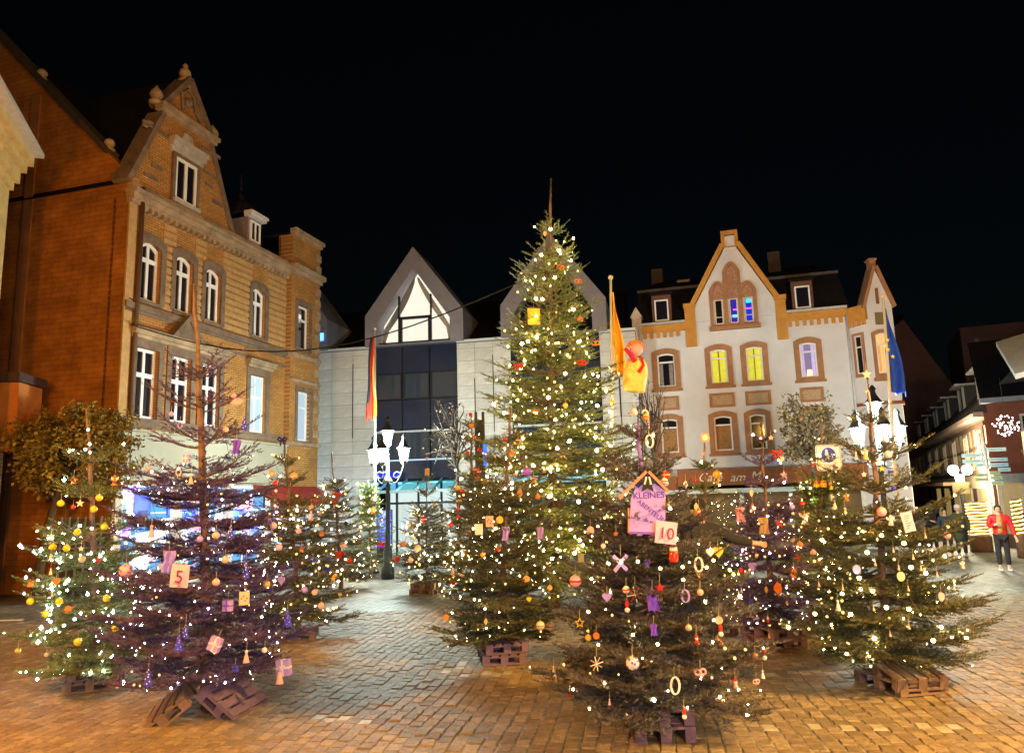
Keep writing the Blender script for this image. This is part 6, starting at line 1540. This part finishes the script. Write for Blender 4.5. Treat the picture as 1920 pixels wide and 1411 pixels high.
def big_angel():
    Y = 14.9; p = at(1192, 690, Y); k = Y / 1400
    t = thing('angel_doll', 'large doll with yellow dress and pink head hanging on the tall fir', 'doll', p); t.rotation_euler = (0, R(8), 0)
    yel = mat('yellow_dress_cloth', (.95, .62, .04), .7, .25, 7, col2=(.95, .7, .3))
    MB().lathe([(17*k, -46*k), (21*k, -44*k), (24*k, -10*k), (21*k, 8*k), (12*k, 20*k)], 12, sy=.6).build('dress', yel, t, True)
    MB().ball((-2*k, 0, 36*k), 13*k, 12, 9).build('head', om('pink'), t, True)
    mb = MB()
    for q in range(22):
        a = q * .6; mb.ball((-4*k + 13*k*math.cos(a), 4*k*math.sin(q*1.3), 42*k + 8*k*abs(math.sin(a))), 4*k, 6, 4)
    mb.build('hair', om('orange'), t)
    MB().tube([(-24*k, -8*k, 34*k), (-14*k, -14*k, 22*k), (-4*k, -16*k, 10*k)], [4*k, 5*k, 5*k], 6).build('scarf', mat('crimson_cloth', (.62, .02, .10), .8), t)
    MB().tube([(8*k, -12*k, 20*k), (12*k, -15*k, 4*k), (4*k, -16*k, -10*k)], [3*k, 3*k, 4*k], 6).build('scarf_end', om('red'), t)
    MB().tube([(0, 0, 48*k), (-6*k, 0, 75*k)], .006, 4).build('cord', THREAD, t)
big_angel()
# ================================================================== people
SKIN = mat('skin', (.58, .34, .25), .6, .08, 20)
def skinned(name, joints, edges, m, parent, sub=2):
    """one continuous surface grown along a skeleton: joints name -> (x, y, z, radius)"""
    ks = list(joints); me = bpy.data.meshes.new(name); me.from_pydata([joints[k][:3] for k in ks], [(ks.index(a), ks.index(b)) for a, b in edges], []); me.update()
    o = obj(name, me, parent); me.materials.append(m)
    sk = o.modifiers.new('skin', 'SKIN'); sk.use_smooth_shade = True
    if not me.skin_vertices: 
        pass
    for k, sv in zip(ks, me.skin_vertices[0].data):
        r_ = joints[k][3]; sv.radius = r_ if isinstance(r_, tuple) else (r_, r_)
    me.skin_vertices[0].data[0].use_root = True
    ss = o.modifiers.new('sub', 'SUBSURF'); ss.levels = sub; ss.render_levels = sub
    return o
def person(label, loc, rz, Hh, top_m, leg_m, hair_m, coat=None, armL=None, armR=None, step=.12, shoe=None, inner=None, hood=None, hair_len=.0, cap=None, group=None):
    """standing or walking figure; faces local -y; metres for a 1.75 m body, scaled to Hh"""
    s = Hh / 1.75; t = thing('person', label, 'person', loc, rz, group); t.scale = (s, s, s)
    shoe = shoe or mat('dark_shoe', (.03, .025, .025), .5)
    aL = armL or ((-.25, .0, 1.13), (-.27, -.06, .86)); aR = armR or ((.25, .0, 1.13), (.27, -.06, .86))
    J = {'pelvis': (0, 0, .95, (.15, .11)), 'waist': (0, 0, 1.1, (.14, .10)), 'chest': (0, 0, 1.3, (.17, .12)), 'neckb': (0, .0, 1.45, .07), 'neck': (0, -.01, 1.52, .055), 'head': (0, -.02, 1.60, (.075, .09)), 'crown': (0, -.015, 1.70, (.06, .075)),
         'shL': (-.19, 0, 1.41, .06), 'elL': (*aL[0], .045), 'wrL': (*aL[1], .032), 'shR': (.19, 0, 1.41, .06), 'elR': (*aR[0], .045), 'wrR': (*aR[1], .032),
         'hipL': (-.09, 0, .90, .09), 'knL': (-.10, -step * .3, .50, .06), 'anL': (-.10, step * .7, .09, .04), 'toeL': (-.11, step * .7 - .15, .03, .035),
         'hipR': (.09, 0, .90, .09), 'knR': (.10, -step * .7, .50, .06), 'anR': (.10, -step * .7, .09, .04), 'toeR': (.11, -step * .7 - .15, .03, .035)}
    E_ = [('pelvis','waist'),('waist','chest'),('chest','neckb'),('neckb','neck'),('neck','head'),('head','crown'),('chest','shL'),('shL','elL'),('elL','wrL'),('chest','shR'),('shR','elR'),('elR','wrR'),('pelvis','hipL'),('hipL','knL'),('knL','anL'),('anL','toeL'),('pelvis','hipR'),('hipR','knR'),('knR','anR'),('anR','toeR')]
    # hands: palm, four fingers, thumb
    for sd, w, e in (('L', aL[1], aL[0]), ('R', aR[1], aR[0])):
        d = (Vector(w) - Vector(e)).normalized(); sv = d.cross(Vector((0, 1, .2))).normalized(); w = Vector(w)
        pm = w + d * .06; J['palm' + sd] = (*pm, .028); E_.append(('wr' + sd, 'palm' + sd))
        for k in range(4):
            a = pm + d * .04 + sv * (.018 * (k - 1.5)); b2 = a + d * (.05 - .006 * abs(k - 1)) + Vector((0, -.015, 0))
            J['f%s%d' % (sd, k)] = (*a, .010); J['g%s%d' % (sd, k)] = (*b2, .008); E_ += [('palm' + sd, 'f%s%d' % (sd, k)), ('f%s%d' % (sd, k), 'g%s%d' % (sd, k))]
        J['th' + sd] = (*(w + d * .07 + sv * .045), .010); E_.append(('palm' + sd, 'th' + sd))
    body = skinned('body', J, E_, SKIN, t, 2)
    # face
    MB().ball((-.03, -.105, 1.625), .011, 6, 4).ball((.03, -.105, 1.625), .011, 6, 4).build('eyes', mat('eye_dark', (.02, .015, .01), .3), t)
    MB().ball((0, -.118, 1.595), .014, 6, 5, 1.4).build('nose', SKIN, t, True); MB().box(-.025, .025, -.108, -.098, 1.548, 1.556).build('mouth', mat('lips', (.4, .12, .1), .6), t)
    for sg in (-1, 1): MB().ball((sg * .083, .0, 1.61), .02, 6, 5, 1.5).build('ear', SKIN, t, True)
    # hair as a cap over the crown
    hb = MB(); hb.lathe([(.02, 1.745), (.06, 1.73), (.088, 1.68), (.093, 1.63), (.086, 1.60 - hair_len * .4), (.08, 1.58 - hair_len)], 12, (0, .018, 0)); hb.build('hair', hair_m, t, True)
    if cap: MB().lathe([(.025, 1.775), (.075, 1.755), (.102, 1.70), (.104, 1.655), (.098, 1.64)], 14, (0, .0, 0)).build('cap', cap, t, True)
    # trousers and shoes
    lj = {'p': (0, 0, .96, (.165, .125)), 'a': (-.09, 0, .88, .105), 'b': (-.10, -step * .3, .50, .076), 'c': (-.10, step * .7, .12, .062), 'd': (.09, 0, .88, .105), 'e': (.10, -step * .7, .50, .076), 'f': (.10, -step * .7, .12, .062)}
    skinned('trousers', lj, [('p','a'),('a','b'),('b','c'),('p','d'),('d','e'),('e','f')], leg_m, t)
    for sg, y in ((-.105, step * .7), (.105, -step * .7)): MB().ball((sg, y - .07, .045), .055, 10, 6, .8).box(sg - .05, sg + .05, y - .2, y + .06, 0.0, .035).build('shoe', shoe, t)
    # jacket or coat
    low = coat or .86
    cj = {'m': (0, .005, 1.12, (.185, .145)), 'c': (0, .005, 1.32, (.205, .15)), 'n': (0, .01, 1.46, (.10, .09)), 'h': (0, .005, .95, (.19, .15)), 'sl': (-.2, 0, 1.41, .085), 'el': (*aL[0], .07), 'wl': (*(Vector(aL[0]).lerp(Vector(aL[1]), .9)), .05), 'sr': (.2, 0, 1.41, .085), 'er': (*aR[0], .07), 'wr': (*(Vector(aR[0]).lerp(Vector(aR[1]), .9)), .05)}
    ce = [('m','c'),('c','n'),('m','h'),('c','sl'),('sl','el'),('el','wl'),('c','sr'),('sr','er'),('er','wr')]
    if low < .8: cj['k'] = (0, .0, low, (.24, .19)); ce.append(('h', 'k'))
    skinned('coat' if low < .8 else 'jacket', cj, ce, top_m, t)
    if inner: MB().lathe([(.06, .97), (.075, 1.1), (.075, 1.3), (.05, 1.45)], 12, (0, -.105, 0), sy=.6).build('jumper', inner, t, True)
    if hood: MB().lathe([(.05, 1.38), (.12, 1.41), (.14, 1.47), (.11, 1.55), (.05, 1.58)], 12, (0, .12, 0)).build('hood', hood, t, True)
    return t
cloth = lambda n, c, r=.9: mat(n, c, r, .15, 14)
hair_d = cloth('dark_hair', (.035, .022, .016)); hair_b = cloth('blond_hair', (.42, .26, .10)); grey_h = cloth('grey_hair', (.4, .36, .35))
blk = cloth('black_wool', (.018, .018, .024)); nav = cloth('navy_wool', (.025, .035, .06))
red = on_ground(1885, 1068)
person('person in red jacket, dark trousers and white shoes near the shops', red, R(-28), 1.78, cloth('red_jacket', (.62, .015, .02), .6), blk, hair_d, armL=((-.27, -.1, 1.16), (-.10, -.28, 1.22)), armR=((.28, .02, 1.14), (.33, -.05, .88)), step=.02, shoe=cloth('white_shoe', (.75, .72, .66)), inner=cloth('ochre_jumper', (.40, .22, .07)), hood=cloth('fur_hood', (.42, .30, .14)))
gr = on_ground(1806, 1044)
person('person walking in long dark green coat and pale cap', gr, R(-30), 1.70, cloth('green_coat', (.055, .055, .022)), blk, grey_h, coat=.48, armL=((-.3, -.05, 1.15), (-.42, -.15, .98)), armR=((.27, .02, 1.13), (.27, .02, .86)), step=.2, cap=cloth('pale_cap', (.6, .55, .5)))
g2 = on_ground(1780, 1042)
person('person in dark jacket walking beside the green coat', g2, R(-25), 1.58, nav, blk, hair_d, step=.22)
g3 = on_ground(1752, 1034)
person('person in black coat with one arm raised among the walkers', g3, R(10), 1.76, blk, blk, hair_d, coat=.6, armR=((.27, -.1, 1.45), (.22, -.2, 1.72)), armL=((-.25, -.08, 1.15), (-.2, -.3, 1.1)), step=.05)
g4 = on_ground(1733, 1034)
person('person in grey jacket at the far edge of the walkers', g4, R(20), 1.56, cloth('grey_blue_jacket', (.12, .15, .17)), nav, hair_d, step=.05)
# person reaching into the trees, standing on a low step
st = at(1312, 1000, 9.7); st.z = 0
s_ = thing('step_stool', 'low wooden step under the person reaching into the firs', 'stool', (st.x, 9.7, 0))
MB().box(-.25, .25, -.18, .18, .38, .42).build('tread', M_pal[0], s_)
for x in (-.22, .22):
    for y in (-.15, .15): MB().box(x - .02, x + .02, y - .02, y + .02, 0, .378).build('leg', M_pal[0], s_)
person('person in black coat and hat with curly hair reaching towards the red bow fir', (st.x, 9.7, .42), R(20), 1.80, blk, blk, hair_b, coat=.6, armR=((.42, -.05, 1.26), (.72, -.12, 1.20)), armL=((-.25, -.05, 1.14), (-.22, -.2, .95)), step=.03, cap=cloth('black_hat', (.01, .01, .012)), hair_len=.16)
vt = on_ground(1921, 1035)
person('person in violet clothes at the right edge', vt, R(0), 1.6, cloth('violet_jacket', (.10, .06, .28)), nav, hair_d, step=.05)
